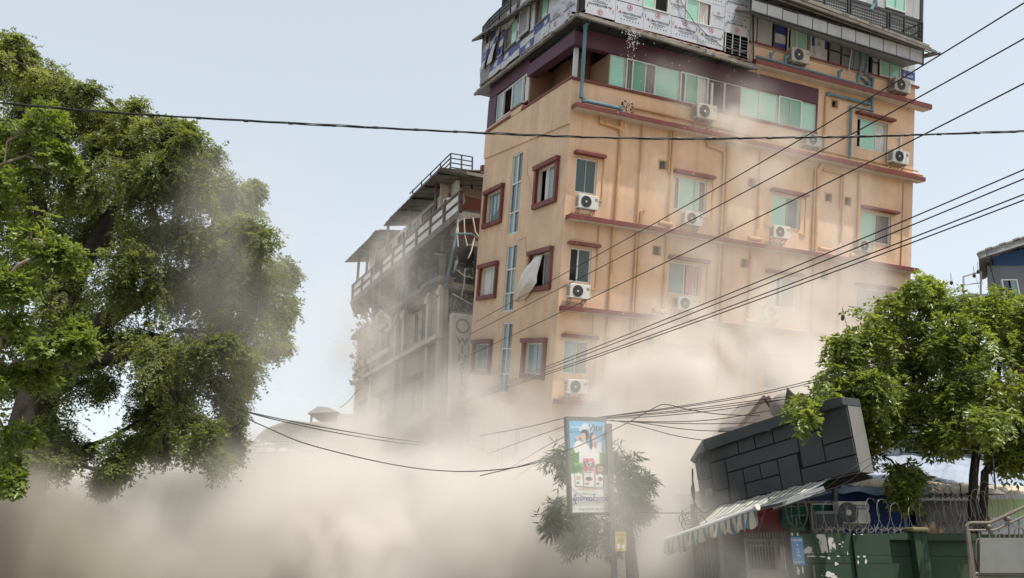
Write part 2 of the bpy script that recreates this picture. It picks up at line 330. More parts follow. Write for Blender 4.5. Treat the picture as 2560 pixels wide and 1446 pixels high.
mb = MB(); fbox(mb, R, 1.36, 1.9, 2.9, 4.62, -1.5, -1.46)
for i in range(2):
    for j in range(3): fbox(mb, R, 1.42 + i * .24, 1.60 + i * .24, 3.0 + j * .54, 3.44 + j * .54, -1.46, -1.445)
mb.build('door', WOOD, HOTEL)
mb = MB(); fbox(mb, R, -.0, 1.49, 4.7, 4.78, -4.0, -.02); mb.build('ceiling', STEEL, HOTEL)
mb = MB(); a = [(.35 + .1 * i, 1.0 + .22 * i) for i in range(11)]
for k in range(3):
    rr = random.Random(k)
    lo = [Vector((.4 + .2 * k, v, 4.7 - .55 * abs(math.sin(i * 1.3 + k)) * (1 - i / 12))) for i, (u, v) in enumerate(a)]
    for i in range(10): mb.quad(Vector((.4 + .2 * k, a[i][1], 4.7)), Vector((.4 + .2 * k, a[i + 1][1], 4.7)), lo[i + 1], lo[i])
mb.build('torn_ceiling', DARK, HOTEL)
mb = MB(); fbox(mb, R, .12, .26, 2.95, 4.14, -.4, -.26); mb.build('post', FILM, HOTEL)
# --- tiled eave between plum storey and clad floors, with its gutter; dents along the edge
def eave(F_, a0, a1, wt0, wt1, we0, we1, d, name='eave'):
    n = int(abs(a1 - a0) / .12); mb = MB()
    for i in range(n + 1):
        f = i / n; a = a0 + (a1 - a0) * f; b = .028 * math.sin(i * 2.1)
        wt = wt0 + (wt1 - wt0) * f; we = we0 + (we1 - we0) * f; dd = d + .05 * math.sin(i * .37)
        mb.v += [tuple(F_(a, wt + b, 0)), tuple(F_(a, we + b + .05, dd)), tuple(F_(a, we + b + .02, dd)), tuple(F_(a, wt + b - .09, 0))]
    for i in range(n):
        for j in range(4): mb.f.append((i * 4 + j, i * 4 + (j + 1) % 4, i * 4 + 4 + (j + 1) % 4, i * 4 + 4 + j)); mb.m.append(0)
    return mb.build(name, TILE, HOTEL)
eave(R, -.25, 7.3, 5.27, 5.2, 4.92, 4.72, .66)
eave(Lf, -.6, 9.6, 5.17, 5.55, 4.95, 5.22, .3)
mb = MB(); mb.hexa([R(-.3, 4.82, .60), R(7.3, 4.56, .60), R(7.3, 4.69, .60), R(-.3, 4.93, .60)], [R(-.3, 4.82, .74), R(7.3, 4.56, .74), R(7.3, 4.69, .74), R(-.3, 4.93, .74)])
mb.build('gutter', CONC, HOTEL)
mb = MB(); mb.hexa([Lf(-.6, 4.86, .24), Lf(9.7, 5.08, .24), Lf(9.7, 5.18, .24), Lf(-.6, 4.95, .24)], [Lf(-.6, 4.86, .36), Lf(9.7, 5.08, .36), Lf(9.7, 5.18, .36), Lf(-.6, 4.95, .36)])
for k in range(9): fbox(mb, Lf, .2 + k * 1.1, .25 + k * 1.1, 4.84 + k * .024, 5.0 + k * .024, .362, .385)
mb.build('gutter', CONC, HOTEL)
mb = MB(); mb.quad(R(-.3, 4.86, .6), R(7.3, 4.6, .6), R(7.3, 4.76, .0), R(-.3, 4.76, .0))
for k in range(9): mb.bar(R(.3 + k * .8, 4.78 - k * .006, .02), R(.3 + k * .8, 4.82 - k * .025, .6), .05, .05)
mb.quad(Lf(-.6, 4.9, .24), Lf(9.7, 5.1, .24), Lf(9.7, 5.2, -.2), Lf(-.6, 4.75, -.2)); mb.build('eave_soffit', STEEL, HOTEL)
# --- clad floors: white film panels with print (right), scraps of blue and white film (left)
def text_mesh(body, size, mats=None, name='print', font=None, shear=0., extrude=0.002, bold=.012):
    cu = bpy.data.curves.new(name, 'FONT'); cu.body = body; cu.size = size; cu.align_x = 'CENTER'; cu.align_y = 'CENTER'; cu.resolution_u = 1; cu.extrude = extrude; cu.shear = shear; cu.offset = size * bold
    o = bpy.data.objects.new(name, cu); COL.objects.link(o); bpy.context.view_layer.update()
    me = bpy.data.meshes.new_from_object(o.evaluated_get(bpy.context.evaluated_depsgraph_get())); me.name = name
    me.materials.clear()
    for m in (mats or [INK]): me.materials.append(m)
    COL.objects.unlink(o); bpy.data.objects.remove(o)
    return me
def merge_meshes(name, items, mats):
    """items: (mesh or MB, dx, dz, material) in a u-w plane facing -v"""
    v, f, m = [], [], []
    for me, dx, dz, mi in items:
        b = len(v)
        if isinstance(me, MB): v += [(x + dx, y, z + dz) for x, y, z in me.v]; f += [tuple(b + i for i in q) for q in me.f]; m += [mi] * len(me.f)
        else: v += [(q.co.x + dx, -q.co.z, q.co.y + dz) for q in me.vertices]; f += [tuple(b + i for i in p.vertices) for p in me.polygons]; m += [mi] * len(me.polygons)
    me = bpy.data.meshes.new(name); me.from_pydata(v, [], f)
    for q in mats: me.materials.append(q)
    me.polygons.foreach_set('material_index', m); return me
def ring(r0, r1, n=28):
    mb = MB()
    for i in range(n):
        a, b = 6.2832 * i / n, 6.2832 * (i + 1) / n
        mb.quad((r0 * math.cos(a), -.002, r0 * math.sin(a)), (r1 * math.cos(a), -.002, r1 * math.sin(a)), (r1 * math.cos(b), -.002, r1 * math.sin(b)), (r0 * math.cos(b), -.002, r0 * math.sin(b)))
    return mb
icons = MB()
for i in range(7):
    x = -.36 + i * .12
    icons.quad((x - .022, -.002, -.03), (x + .022, -.002, -.03), (x + .022, -.002, .02), (x - .005 + .01 * (i % 3), -.002, .03))
bars = MB(); bars.quad((-.53, -.002, -.07), (-.505, -.002, -.07), (-.505, -.002, .07), (-.53, -.002, .07)).quad((.505, -.002, -.07), (.53, -.002, -.07), (.53, -.002, .07), (.505, -.002, .07))
LOGO = merge_meshes('printed_logo', [(text_mesh('LUMASTERBOND', .115, shear=.25), .045, 0, 0), (text_mesh('A', .17, shear=.3), -.425, .012, 1), (ring(.085, .105), 0, .25, 1), (text_mesh('A', .16, shear=.2), 0, .25, 1),
     (text_mesh('ALUMINIUM COMPOSITE PANEL', .042), .02, -.10, 0), (text_mesh('for exterior and interior use', .036), .02, -.155, 0), (icons, .02, -.24, 0), (bars, 0, .12, 0)], [INK, INKR])
def clad(u0, u1, w0, w1, flip=False, prints=1, d=.0, mt=None, tilt=0.):
    mb = MB(); fbox(mb, R, u0 + .008, u1 - .008, w0 + .008, w1 - .008, d, d + .03)
    o = mb.build('cladding_panel', mt or FILM, HOTEL)
    for k in range(prints):
        p = link('printed_logo', LOGO, o); s = min(1., (u1 - u0) / 1.14)
        p.matrix_local = Matrix.Translation(R((u0 + u1) / 2, w0 + (w1 - w0) * (k + .52) / prints, d + .034)) @ Matrix.Rotation(math.pi if flip else 0, 4, 'Y') @ Matrix.Scale(s, 4)
    return o
us = [.24, 1.46, 2.63, 3.82, 4.99, 6.17]
clad(us[0], us[1], 5.34, 6.13, True); 
for i in range(1, 5): clad(us[i], us[i + 1], 5.28, 6.12 - .01 * i)
clad(us[0], us[1], 6.13, 6.95, True); clad(us[0], us[1], 6.95, 7.8); clad(us[1], 2.56, 6.13, 6.95); clad(us[1], us[2], 6.95, 7.8)
clad(3.67, 4.38, 6.11, 6.95); clad(us[2], us[3], 7.0, 7.8); clad(us[3], us[4], 7.0, 7.8); clad(us[4], us[5], 7.0, 7.8); clad(5.57, us[5], 6.09, 7.0)
clad(us[5], 7.34, 6.04, 6.84, True); clad(us[5], 7.34, 6.84, 7.7, True)
window(R, 2.57, 3.66, 6.12, 7.0, [(0, .46, 'G')], HOTEL, d=.02); window(R, 4.40, 5.56, 6.07, 6.98, [(0, .5, 'G'), (.5, .95, 'CW')], HOTEL, d=.02)
mb = MB(); fbox(mb, R, .05, 16.1, 5.25, 11.0, -8.0, -.3); fbox(mb, R, 0.05, .2, 5.2, 7.9, -.3, .02); mb.build('upper_storey', DARK, HOTEL)
# louvred screen beside the panels
mb = MB()
for k in range(6): mb.bar(R(6.2, 5.33 + k * .12, -.02), R(7.3, 5.30 + k * .12, -.02), .12, .02, (0, -.5, 1))
o = mb.build('louvre', SHEETD, HOTEL)
mb = MB()
for u in (6.22, 6.55, 6.9, 7.28): fbox(mb, R, u, u + .03, 5.24, 6.03, .03, .06)
mb.build('louvre_bars', ALU, o)
# metal sheet wall between ledge and soffit, right part
us2 = [7.37, 7.9, 8.45, 9.17]
def sheet(u0, u1, w0=5.97, w1=7.05, mt=SHEET, d=-.05):
    mb = MB(); fbox(mb, R, u0 + .01, u1 - .01, w0, w1, d - .03, d); return mb.build('wall_sheet', mt, HOTEL)
sheet(7.37, 7.75); sheet(7.78, 8.5)
o = sheet(8.62, 9.17, mt=FILMW); [fbox(MB(), R, 8.63, 9.16, a, b, -.049, -.044).build('blue_print', FILMB, o) for a, b in ((6.6, 6.98), (5.98, 6.22))]
o = sheet(10.42, 11.3, mt=FILMW); [fbox(MB(), R, a, b, 6.5, 7.04, -.049, -.044).build('blue_print', FILMB, o) for a, b in ((10.43, 10.62), (11.14, 11.29))]
for u0, u1 in [(11.4, 12.0), (12.02, 12.5), (12.52, 13.0), (13.02, 13.5), (13.72, 14.02)]: sheet(u0, u1, mt=SHEETD if u0 < 12.4 else SHEET)
o = sheet(15.3, 16.1, mt=FILM, d=-.02); mb = MB(); fbox(mb, R, 15.31, 16.09, 6.2, 6.55, -.018, -.013); mb.build('blue_print', FILMB, o)
t_ = link('printed_word', text_mesh('DaniaGB', .15, [FILM]), o); t_.matrix_local = Matrix.Translation(R(15.7, 6.33, -.010)) @ Matrix.Rotation(math.pi / 2, 4, 'X')
mb = MB()
for u in (8.55, 9.18, 11.35, 12.0, 13.6, 14.04): fbox(mb, R, u - .02, u + .02, 5.97, 7.05, -.05, .0)
for u0, u1, z in [(11.36, 12.0, 6.5), (12.0, 12.5, 6.45), (13.62, 14.02, 6.5)]: fbox(mb, R, u0 + .02, u1 - .02, z, z + .04, -.05, -.01)
mb.build('wall_studs', STEEL, HOTEL)
window(R, 9.2, 10.4, 6.02, 6.95, [(.14, .36, 'G'), (.40, .8, 'G'), (.85, 1, 'C')], HOTEL, d=.0); window(R, 14.06, 15.22, 6.0, 6.88, [(0, .5, 'G'), (.5, 1, 'G')], HOTEL, d=.0)
# white skirt of short panels hung from the terrace edge
n = 12
for i in range(n):
    u0, u1 = 6.62 + i * .728, 6.62 + (i + 1) * .728; wb = 6.60 - .012 * i; wt = 7.02 - .001 * i + .02 * math.sin(i * 2.3)
    MB().hexa([R(u0 + .03, wb, .98), R(u1 - .012, wb - .012, .98), R(u1 - .012, wt, .98), R(u0 + .03, wt, .98)], [R(u0 + .03, wb, 1.0), R(u1 - .012, wb - .012, 1.0), R(u1 - .012, wt, 1.0), R(u0 + .03, wt, 1.0)]).build('skirt_panel', SHEET, HOTEL)
mb = MB(); mb.bar(R(6.55, 6.58, 1.0), R(15.4, 6.43, 1.0), .06, .05); mb.bar(R(6.55, 7.06, .98), R(15.4, 7.02, .98), .06, .05); mb.bar(R(15.37, 6.45, 1.0), R(15.37, 7.03, 1.0), .05, .05)
for i in range(n): mb.bar(R(6.635 + i * .728, 6.58 - .012 * i, .96), R(6.635 + i * .728, 7.05, .96), .05, .05)
mb.build('skirt_frame', STEEL, HOTEL)
mb = MB(); mb.slab([R(6.6, 6.62, .95), R(15.35, 6.5, .95), R(15.35, 6.62, 0), R(6.6, 7.02, 0)], R(0, .03)); mb.build('terrace_soffit', SHEETD, HOTEL)
mb = MB(); mb.slab([R(6.8, 7.62, 1.2), R(15.5, 7.1, 1.2), R(15.5, 7.1, -.2), R(6.8, 7.62, -.2)], R(0, .12)); mb.build('terrace_floor', CONC, HOTEL)
mb = MB(); mb.slab([R(6.8, 7.5, 1.1), R(15.6, 7.02, 1.1), R(15.6, 7.10, 1.0), R(6.8, 7.55, 1.0)], R(0, .09, .12)); mb.bar(R(6.8, 7.42, 1.25), R(15.75, 6.98, 1.25), .07, .10); mb.bar(R(6.8, 7.30, 1.1), R(15.6, 6.95, 1.12), .03, .04)
for u in (15.45, 15.65): mb.bar(R(u, 7.0, -.2), R(u + .35, 6.95, 1.3), .07, .08)
mb.build('terrace_edge', RUSTY, HOTEL)
posts = [8.6, 10.09, 11.27, 11.42, 13.36, 13.5, 14.28, 15.28]
mb = MB()
for u in posts: mb.bar(R(u, 7.48 - (u - 10) * .03, 1.0), R(u, 8.22, 1.0), .07, .06)
mb.bar(R(6.8, 8.2, 1.0), R(15.3, 8.2, 1.0), .06, .06); mb.bar(R(6.8, 7.72, 1.0), R(15.3, 7.46, 1.0), .05, .05); mb.bar(R(6.8, 8.02, 1.0), R(15.3, 8.02, 1.0), .03, .03)
for w_ in (7.6, 7.85, 8.2): mb.bar(R(15.28, w_, 1.0), R(15.28, w_, -.2), .05, .05)
rail = mb.build('railing', STEEL, HOTEL)
for a, b in zip(posts[:-1], posts[1:]):
    if b - a < .3: continue
    mb = MB(); k = int((b - a) / .115)
    for i in range(1, k): mb.bar(R(a + (b - a) * i / k, 7.55 - (a - 10) * .03, 1.0), R(a + (b - a) * i / k, 8.0, 1.0), .014, .014)
    for z in (7.66, 7.76, 7.86, 7.94): mb.bar(R(a + .03, z - (a - 10) * .012, 1.0), R(b - .03, z - (a - 10) * .012, 1.0), .012, .012)
    mb.build('railing_mesh', STEEL, rail)
# top storey behind the railing: dull corrugated sheet, pale sheets, window
mb = MB()
for k in range(14): mb.quad(R(7.4, 7.3 + k * .12, -.02), R(16.3, 7.3 + k * .12, -.02), R(16.3, 7.36 + k * .12, .02), R(7.4, 7.36 + k * .12, .02)).quad(R(7.4, 7.36 + k * .12, .02), R(16.3, 7.36 + k * .12, .02), R(16.3, 7.42 + k * .12, -.02), R(7.4, 7.42 + k * .12, -.02))
mb.build('corrugated_wall', SHEETD, HOTEL)
for i, u in enumerate([10.4, 11.5, 12.6, 13.2, 13.75, 15.35, 15.8]): sheet(u, [11.5, 12.6, 13.2, 13.75, 14.2, 15.8, 16.3][i], 8.93, 11, SHEET if i > 2 else FILMW, .06)
window(R, 14.22, 15.32, 9.0, 10.6, [(0, .5, 'G'), (.5, 1, 'G')], HOTEL, d=.08)
mb = MB(); fbox(mb, R, 16.2, 16.36, 7.2, 11, -.1, .1); mb.build('corner_post', STEEL, HOTEL)
# left face: film scraps, each hanging a little differently
def scrap(v0, v1, w0, w1, bands, lift=0., sk_=0., mt=FILMW):
    """lift: lower edge stands off the wall; bands: blue print (fraction of height from, to)"""
    mb = MB(); th = .012
    def q(f, g, e): 
        a = v0 + (v1 - v0) * f + sk_ * (1 - g); return Lf(a, w0 + (w1 - w0) * g, .10 + lift * (1 - g) + .02 * math.sin(f * 7 + g * 5 + v0) + e)
    n = 4
    for i in range(n):
        for j in range(n):
            g = [q((i + a) / n, (j + b) / n, 0) for a, b in ((0, 0), (1, 0), (1, 1), (0, 1))]; mb.slab(g, Lf(0, 0, -th))
    o = mb.build('film_panel', mt, HOTEL)
    for b0, b1 in bands:
        mb = MB(); jag = [.04 * math.sin(k * 2.4 + v0 * 3) for k in range(9)]
        for k in range(8): mb.quad(q(k / 8, b0 + jag[k] * (b0 > .05), .006), q((k + 1) / 8, b0 + jag[k + 1] * (b0 > .05), .006), q((k + 1) / 8, b1, .006), q(k / 8, b1, .006))
        mb.build('blue_print', FILMB, o)
sl_ = lambda v: 5.17 + .045 * v
scrap(8.5, 9.75, sl_(9.1), 6.25, [], mt=SHEETD); scrap(7.0, 8.48, sl_(7.7), 6.15, [(.45, 1)], .03); scrap(5.0, 6.95, sl_(6), 6.05, [(.5, 1)], .05); scrap(3.6, 4.97, sl_(4.2), 5.98, [(.05, .55)], .02); scrap(2.2, 3.57, sl_(2.8), 6.05, [(.62, 1)], .02)
scrap(9.25, 9.8, 6.28, 7.9, [], mt=SHEETD); scrap(8.7, 9.2, 6.1, 7.4, [(.3, .7)], .22, .1); scrap(8.0, 8.65, 6.2, 7.7, [(.75, 1), (.3, .52)], .1); scrap(7.5, 7.95, 6.2, 7.75, [(.4, .62)], .3, -.08); scrap(6.95, 7.5, 6.15, 7.6, [(.5, .8), (.05, .3)], .05)
scrap(5.8, 6.9, 7.22, 8.0, [(.3, .7)], .02); scrap(5.05, 5.4, 6.1, 7.9, [(.45, .7), (.1, .28)], .04); scrap(3.7, 4.08, 6.05, 7.9, [], .02, mt=FILM); scrap(4.1, 5.05, 7.28, 8.0, [(.1, .5)], .0)
scrap(-.05, 1.1, sl_(0), 6.05, [], mt=FILM); scrap(1.12, 2.18, sl_(1.5), 6.1, [], mt=FILM); scrap(-.05, 1.1, 6.06, 7.9, [], mt=FILM); scrap(1.12, 2.38, 6.11, 7.9, [], mt=FILM)
for v, w_, fl in [(.5, 6.55, 0), (1.6, 6.55, 0), (.5, 5.65, 1), (1.65, 5.7, 1)]:
    p = link('printed_logo', LOGO, HOTEL); p.matrix_local = Matrix.Translation(Lf(v, w_, .125)) @ Matrix.Rotation(-math.pi / 2, 4, 'Z') @ Matrix.Rotation(math.pi if fl else 0, 4, 'Y') @ Matrix.Scale(.92, 4)
window(Lf, 5.42, 6.8, 6.2, 7.2, [(.0, .52, 'G')], HOTEL, d=.1, frame=SHEETD); window(Lf, 4.1, 5.05, 6.15, 7.25, [(0, 1, 'S')], HOTEL, d=.2); window(Lf, 2.4, 3.62, 6.1, 7.4, [(.0, .5, 'G')], HOTEL, d=.1, frame=SHEETD)
mb = MB(); fbox(mb, Lf, .06, 9.85, 5.2, 8.6, -.6, .03); mb.build('upper_wall', DCONC, HOTEL)
# upper eave with its railing on the left face
e = [PL.uv(x, y, .6) for x, y in ((1178, 106), (1260, 47), (1322, 2))]
mb = MB(); (va, wa), (vb, wb), (vc_, wc_) = e; n = 26
ev = lambda f: (va + (vc_ - 1.4 - va) * f, wa + (wc_ - .25 - wa) * f)
for i in range(n):
    a, b = ev(i / n), ev((i + 1) / n); z = .03 * (i % 2)
    mb.slab([Lf(a[0], a[1] + z, .6), Lf(b[0], b[1] + z, .6), Lf(b[0], b[1] + .35 + z, -.1), Lf(a[0], a[1] + .35 + z, -.1)], Lf(0, .03))
mb.bar(Lf(va, wa + .1, .55), Lf(vc_ - 1.4, wc_ - .15, .55), .05, .06)
mb.build('upper_eave', RUSTY, HOTEL)
mb = MB()
pts = [PL.uv(x, y, .5) for x, y in ((1207, 74), (1222, 55), (1248, 30), (1276, 6))]; bot = [PL.uv(x, y, .5) for x, y in ((1207, 92), (1222, 80), (1248, 54), (1276, 30))]
for (a, b), (c, d) in zip(pts, bot): mb.bar(Lf(a, b + .12, .5), Lf(c, d - .1, .5), .06, .06)
for k in (0, .33, .66):
    for i in range(3): mb.bar(Lf(pts[i][0], pts[i][1] + (bot[i][1] - pts[i][1]) * k + .1, .5), Lf(pts[i + 1][0], pts[i + 1][1] + (bot[i + 1][1] - pts[i + 1][1]) * k + .1, .5), .05, .05)
mb.build('railing', STEEL, HOTEL)
mb = MB(); mb.slab([Lf(1.0, 8.1, .45), Lf(6.2, 8.5, .45), Lf(6.2, 10.5, .45), Lf(1.0, 10.5, .45)], Lf(0, 0, -.5)); mb.build('roof_tank_wall', SHEETD, HOTEL)
# --- pipes on the right face
def pipe(pts, r=.055, d=.075, mt=PEACHP, name='drain_pipe', F_=R):
    P = [F_(p[0], p[1], p[2] if len(p) > 2 else d) for p in pts]; mb = MB(); mb.tube(P, r, 9)
    for a, b in zip(P[:-1], P[1:]):
        L_ = (b - a).length; k = int(L_ / 1.5)
        for i in range(k):
            c = a + (b - a) * ((i + .5) / k); e_ = (b - a).normalized() * .03; mb.tube([c - e_, c + e_], r * 1.22, 9)
    for c in P[1:-1]: mb.tube([c - Vector((0, 0, r)), c + Vector((0, 0, r))], r * 1.25, 9)
    mb.build(name, mt, HOTEL, smooth=False)
pipe([(1.12, 1.74), (1.14, 1.52), (1.86, 1.45), (1.96, 1.36), (1.95, -1.9)]); pipe([(1.96, 1.74), (1.96, 1.36)], .07)
for z0, z1 in ((-5.0, -2.1), (-8.1, -5.25), (-11.5, -8.4)):
    for u in (1.91, 4.12, 6.42, 7.85, 10.9): pipe([(u, z0), (u, z1)])
    for u in (2.86, 12.2): pipe([(u, z0), (u, z1)], .04)
    pipe([(2.98, z0), (2.98, z1)], .06); pipe([(6.62, z0), (6.62, z1)], .07)
    pipe([(1.36, z0 + .6), (1.36, z1)], .02, .03)
pipe([(2.84, -1.9), (2.84, 1.74)], .04); pipe([(2.98, -1.9), (2.98, -1.45), (3.06, -1.35, .16)], .06); pipe([(4.15, -1.9), (4.15, 1.74)]); pipe([(4.03, .2), (4.03, 1.74)], .03)
pipe([(5.6, 1.72), (5.7, 1.5), (6.35, 1.42), (6.43, 1.3), (6.43, -1.9)], .05); pipe([(6.6, 1.74), (6.6, -1.9)], .075); pipe([(6.75, -1.9), (6.75, -1.5), (6.85, -1.35, .18)], .06)
pipe([(8.12, -1.3), (8.12, 1.74)]); pipe([(10.93, -1.9), (10.93, 1.4), (11.15, 1.74)], .075); pipe([(10.78, -1.9), (10.78, 1.5)], .035); pipe([(11.2, 1.5), (12.15, 1.5), (12.24, 1.42), (12.24, -1.3), (12.1, -1.55)], .05); pipe([(12.13, .1), (12.13, 1.4)], .03)
pipe([(13.1, -1.9), (13.1, 1.6)], .07); pipe([(15.5, -2.0), (15.55, 1.6)], .025, .03)
for u, z in ((3.65, -1.72), (3.62, -4.86), (11.0, -1.72), (7.6, -4.86), (7.6, -1.75), (12.6, -1.76)): pipe([(u, z, .2), (u + .55, z, .2)], .085)
pipe([(2.45, 1.97), (2.45, 2.32), (4.9, 2.30), (9.9, 2.12), (16.2, 2.12)], .045); pipe([(9.9, 2.24), (16.25, 2.26)], .035, .1); pipe([(11.0, 2.02, .3), (16.3, 2.04, .3)], .04)
pipe([(5.9, 2.02, .3), (11.0, 2.0, .3)], .05)
pipe([(.2, 4.86, .5), (.18, 4.7, .3), (.2, 2.22, .3), (.3, 2.08, .3), (1.76, 2.08, .3), (1.84, 1.97, .3)], .068, mt=BLUEP)
pipe([(13.02, 7.0), (12.85, 5.68), (13.38, 5.5), (13.38, 5.14)], .06, .1, BLUEP); pipe([(13.32, 7.05), (13.2, 5.86), (13.6, 5.7), (13.56, 5.14)], .06, .1, BLUEP); pipe([(12.62, 7.0), (12.55, 5.9)], .045, .1, BLUEP)
pipe([(13.46, 4.92), (13.46, 4.62), (11.3, 4.62), (11.22, 4.5)], .06, .1, BLUEP); pipe([(13.52, 4.92, .2), (13.5, 4.34, .2), (12.47, 4.3, .12), (12.47, 2.0, .12)], .06, .1, BLUEP); pipe([(11.22, 4.5), (11.18, 2.2)], .055)
pipe([(7.5, 5.26, .3), (13.4, 5.22, .3)], .05, mt=BLUEP)
for u in (8.2, 8.9, 11.6, 12.6): pipe([(u, 5.24, .3), (u, 5.5, .3), (u + .1, 5.62, .36)], .06, mt=BLUEP)
pipe([(12.45, 6.95), (12.3, 5.8), (12.5, 5.72)], .02, .1, ALU); pipe([(12.75, 9.2, 1.08), (12.6, 8.35, 1.08), (12.4, 8.0, 1.08)], .075, mt=BLUEP)
pipe([(7.42, 7.0), (7.38, 5.0, .3)], .03, .1, STEEL); pipe([(7.6, 6.6), (7.5, 5.4)], .018, .08, ALU)
pipe([(15.3, 2.8), (15.3, 3.55)], .05, .05, ALU, 'conduit'); pipe([(5.72, 2.9), (5.72, 3.9)], .05, .07, ALU, 'conduit')
# loose hanging cables of the clad floors
mb = MB()
for P in ([(4.05, 6.95, .06), (4.2, 6.6, .1), (4.75, 6.05, .1), (5.3, 5.72, .1), (6.0, 5.4, .12), (6.6, 5.32, .15), (7.2, 5.45, .2)], [(7.25, 6.2, .1), (7.35, 5.7, .25), (7.2, 5.1, .3), (7.35, 4.6, .5), (7.5, 4.35, .55)], [(7.2, 5.45, .2), (6.9, 5.30, .3), (6.2, 5.34, .2)]):
    mb.tube([R(*p) for p in P], .018, 6)
mb.build('loose_cable', SHEETD, HOTEL)
# hairline cracks in the left face plaster
mb = MB()
for P in ([(3.62, .7), (3.5, .2), (3.3, .0), (3.05, -.5), (2.85, -.75)], [(3.95, -2.35), (3.2, -2.3), (3.15, -2.7), (3.0, -3.0), (2.95, -3.5), (2.8, -3.8)]): mb.tube([Lf(*p, .001) for p in P], .009, 4)
mb.build('crack', DCONC, HOTEL)
# curtain blown out of the lower left window
mb = MB(); n, m_ = 22, 30
w0, w1 = -3.15, -4.75
for j in range(n + 1):
    g = j / n
    for i in range(m_ + 1):
        f = i / m_; bulge = math.sin(min(1, g * 1.1) * math.pi * .8)
        right = 1.45 if g < .62 else 1.45 + 1.5 * ((g - .62) / .38) ** 1.2
        left = 2.05 + .95 * math.sin(min(1, g * 1.15) * 1.57); left = max(left, right + .02)
        mb.v.append(tuple(Lf(right + (left - right) * f, w0 + (w1 - w0) * g - .06 * f * g, .06 + .42 * bulge * math.sin(.25 + f * 2.6) + .045 * math.sin(f * 17 + g * 4) * (.35 + .65 * abs(math.sin(g * 2.2))) + .02 * math.sin(f * 31 - g * 9))))
for j in range(n):
    for i in range(m_): a = j * (m_ + 1) + i; mb.f.append((a, a + 1, a + m_ + 2, a + m_ + 1)); mb.m.append(0)
o = mb.build('blown_curtain', CURTW, HOTEL, smooth=True); sd_ = o.modifiers.new('thickness', 'SOLIDIFY'); sd_.thickness = .012
# small plant rooted on the ledge
LEAFG = M('ledge_plant_leaf', (.012, .03, .008), .6, .3, 5)
t = thing('ledge_plant', 'small leafy weed growing at the bend of the blue pipe on the top ledge', 'plant', mat=HM @ Matrix.Translation(R(2.0, 1.95, .25)))
mb = MB(); mb.tube([(0, 0, 0), (.02, 0, .2), (.08, 0, .42)], .01, 5); mb.tube([(.02, 0, .15), (-.1, 0, .3)], .008, 5); mb.build('stem', WOOD, t)
mb = MB()
for k in range(16):
    a = k * 2.4; c = Vector((.05 + .16 * math.cos(a), -.05 * math.sin(a), .12 + .025 * k)); d = Vector((math.cos(a) * .1, .03, -.06)); sd2 = Vector((-d.z, .02, d.x)) * .4
    mb.quad(c, c + d * .5 + sd2, c + d, c + d * .5 - sd2)
mb.build('leaf', LEAFG, t)
# --- air conditioners
def make_ac(label, W=.76, H=.48, D_=.30):
    t = thing('air_conditioner', label, 'air conditioner', group='outdoor units on the peach building')
    MB().box(-W / 2, W / 2, -D_ - .08, -.08, 0, H).build('casing', ACW, t, bevel=.018)
    cx = -W * .13; r = H * .41; y = -D_ - .08
    mb = MB(); n = 22
    for i in range(n):
        a, b = 6.2832 * i / n, 6.2832 * (i + 1) / n
        mb.poly([(cx, y - .004, H / 2), (cx + r * math.cos(a), y - .004, H / 2 + r * math.sin(a)), (cx + r * math.cos(b), y - .004, H / 2 + r * math.sin(b))])
    o = mb.build('fan_grille', ACG, t)
    mb = MB()
    for q in (.55, .8, 1.0):
        P = [(cx + r * q * math.cos(6.2832 * i / 16), y - .012, H / 2 + r * q * math.sin(6.2832 * i / 16)) for i in range(17)]; mb.tube(P, .005, 4)
    for k in range(8): mb.bar((cx, y - .012, H / 2), (cx + r * math.cos(k * .785), y - .012, H / 2 + r * math.sin(k * .785)), .006, .006)
    mb.build('grille_wire', ACG, o)
    mb = MB(); mb.tube([(cx, y - .008, H / 2), (cx, y - .02, H / 2)], .035, 10); mb.build('hub', ACW, o)
    mb = MB()
    for k in range(6): mb.box(-W / 2 - .004, -W / 2 - .001, -D_ - .03, -.13, H * .18 + k * .055, H * .18 + k * .055 + .03)
    mb.build('side_louvre', ACG, t)
    mb = MB(); mb.box(W * .30, W * .44, y - .004, y - .001, H * .62, H * .80); mb.build('badge', SHEETD, t)
    for s in (-1, 1):
        mb = MB(); x = s * W * .36; mb.bar((x, 0, -.02), (x, -D_ - .06, -.02), .035, .03); mb.bar((x, -.01, -.02), (x, -.01, -.26), .035, .02); mb.bar((x, -.02, -.24), (x, -D_, -.035), .025, .025); mb.build('bracket', GREYM, t)
    mb = MB(); mb.tube([(W / 2 - .04, -.12, .08), (W / 2 + .03, -.06, .02), (W / 2 + .05, -.03, -.25), (W / 2 + .3, -.03, -.3), (W / 2 + .32, -.03, -.45)], .014, 5); mb.build('refrigerant_pipe', PEACHP, t)
    return t
AC = make_ac('white outdoor unit under the dark twin window nearest the corner, below the highest full ledge')
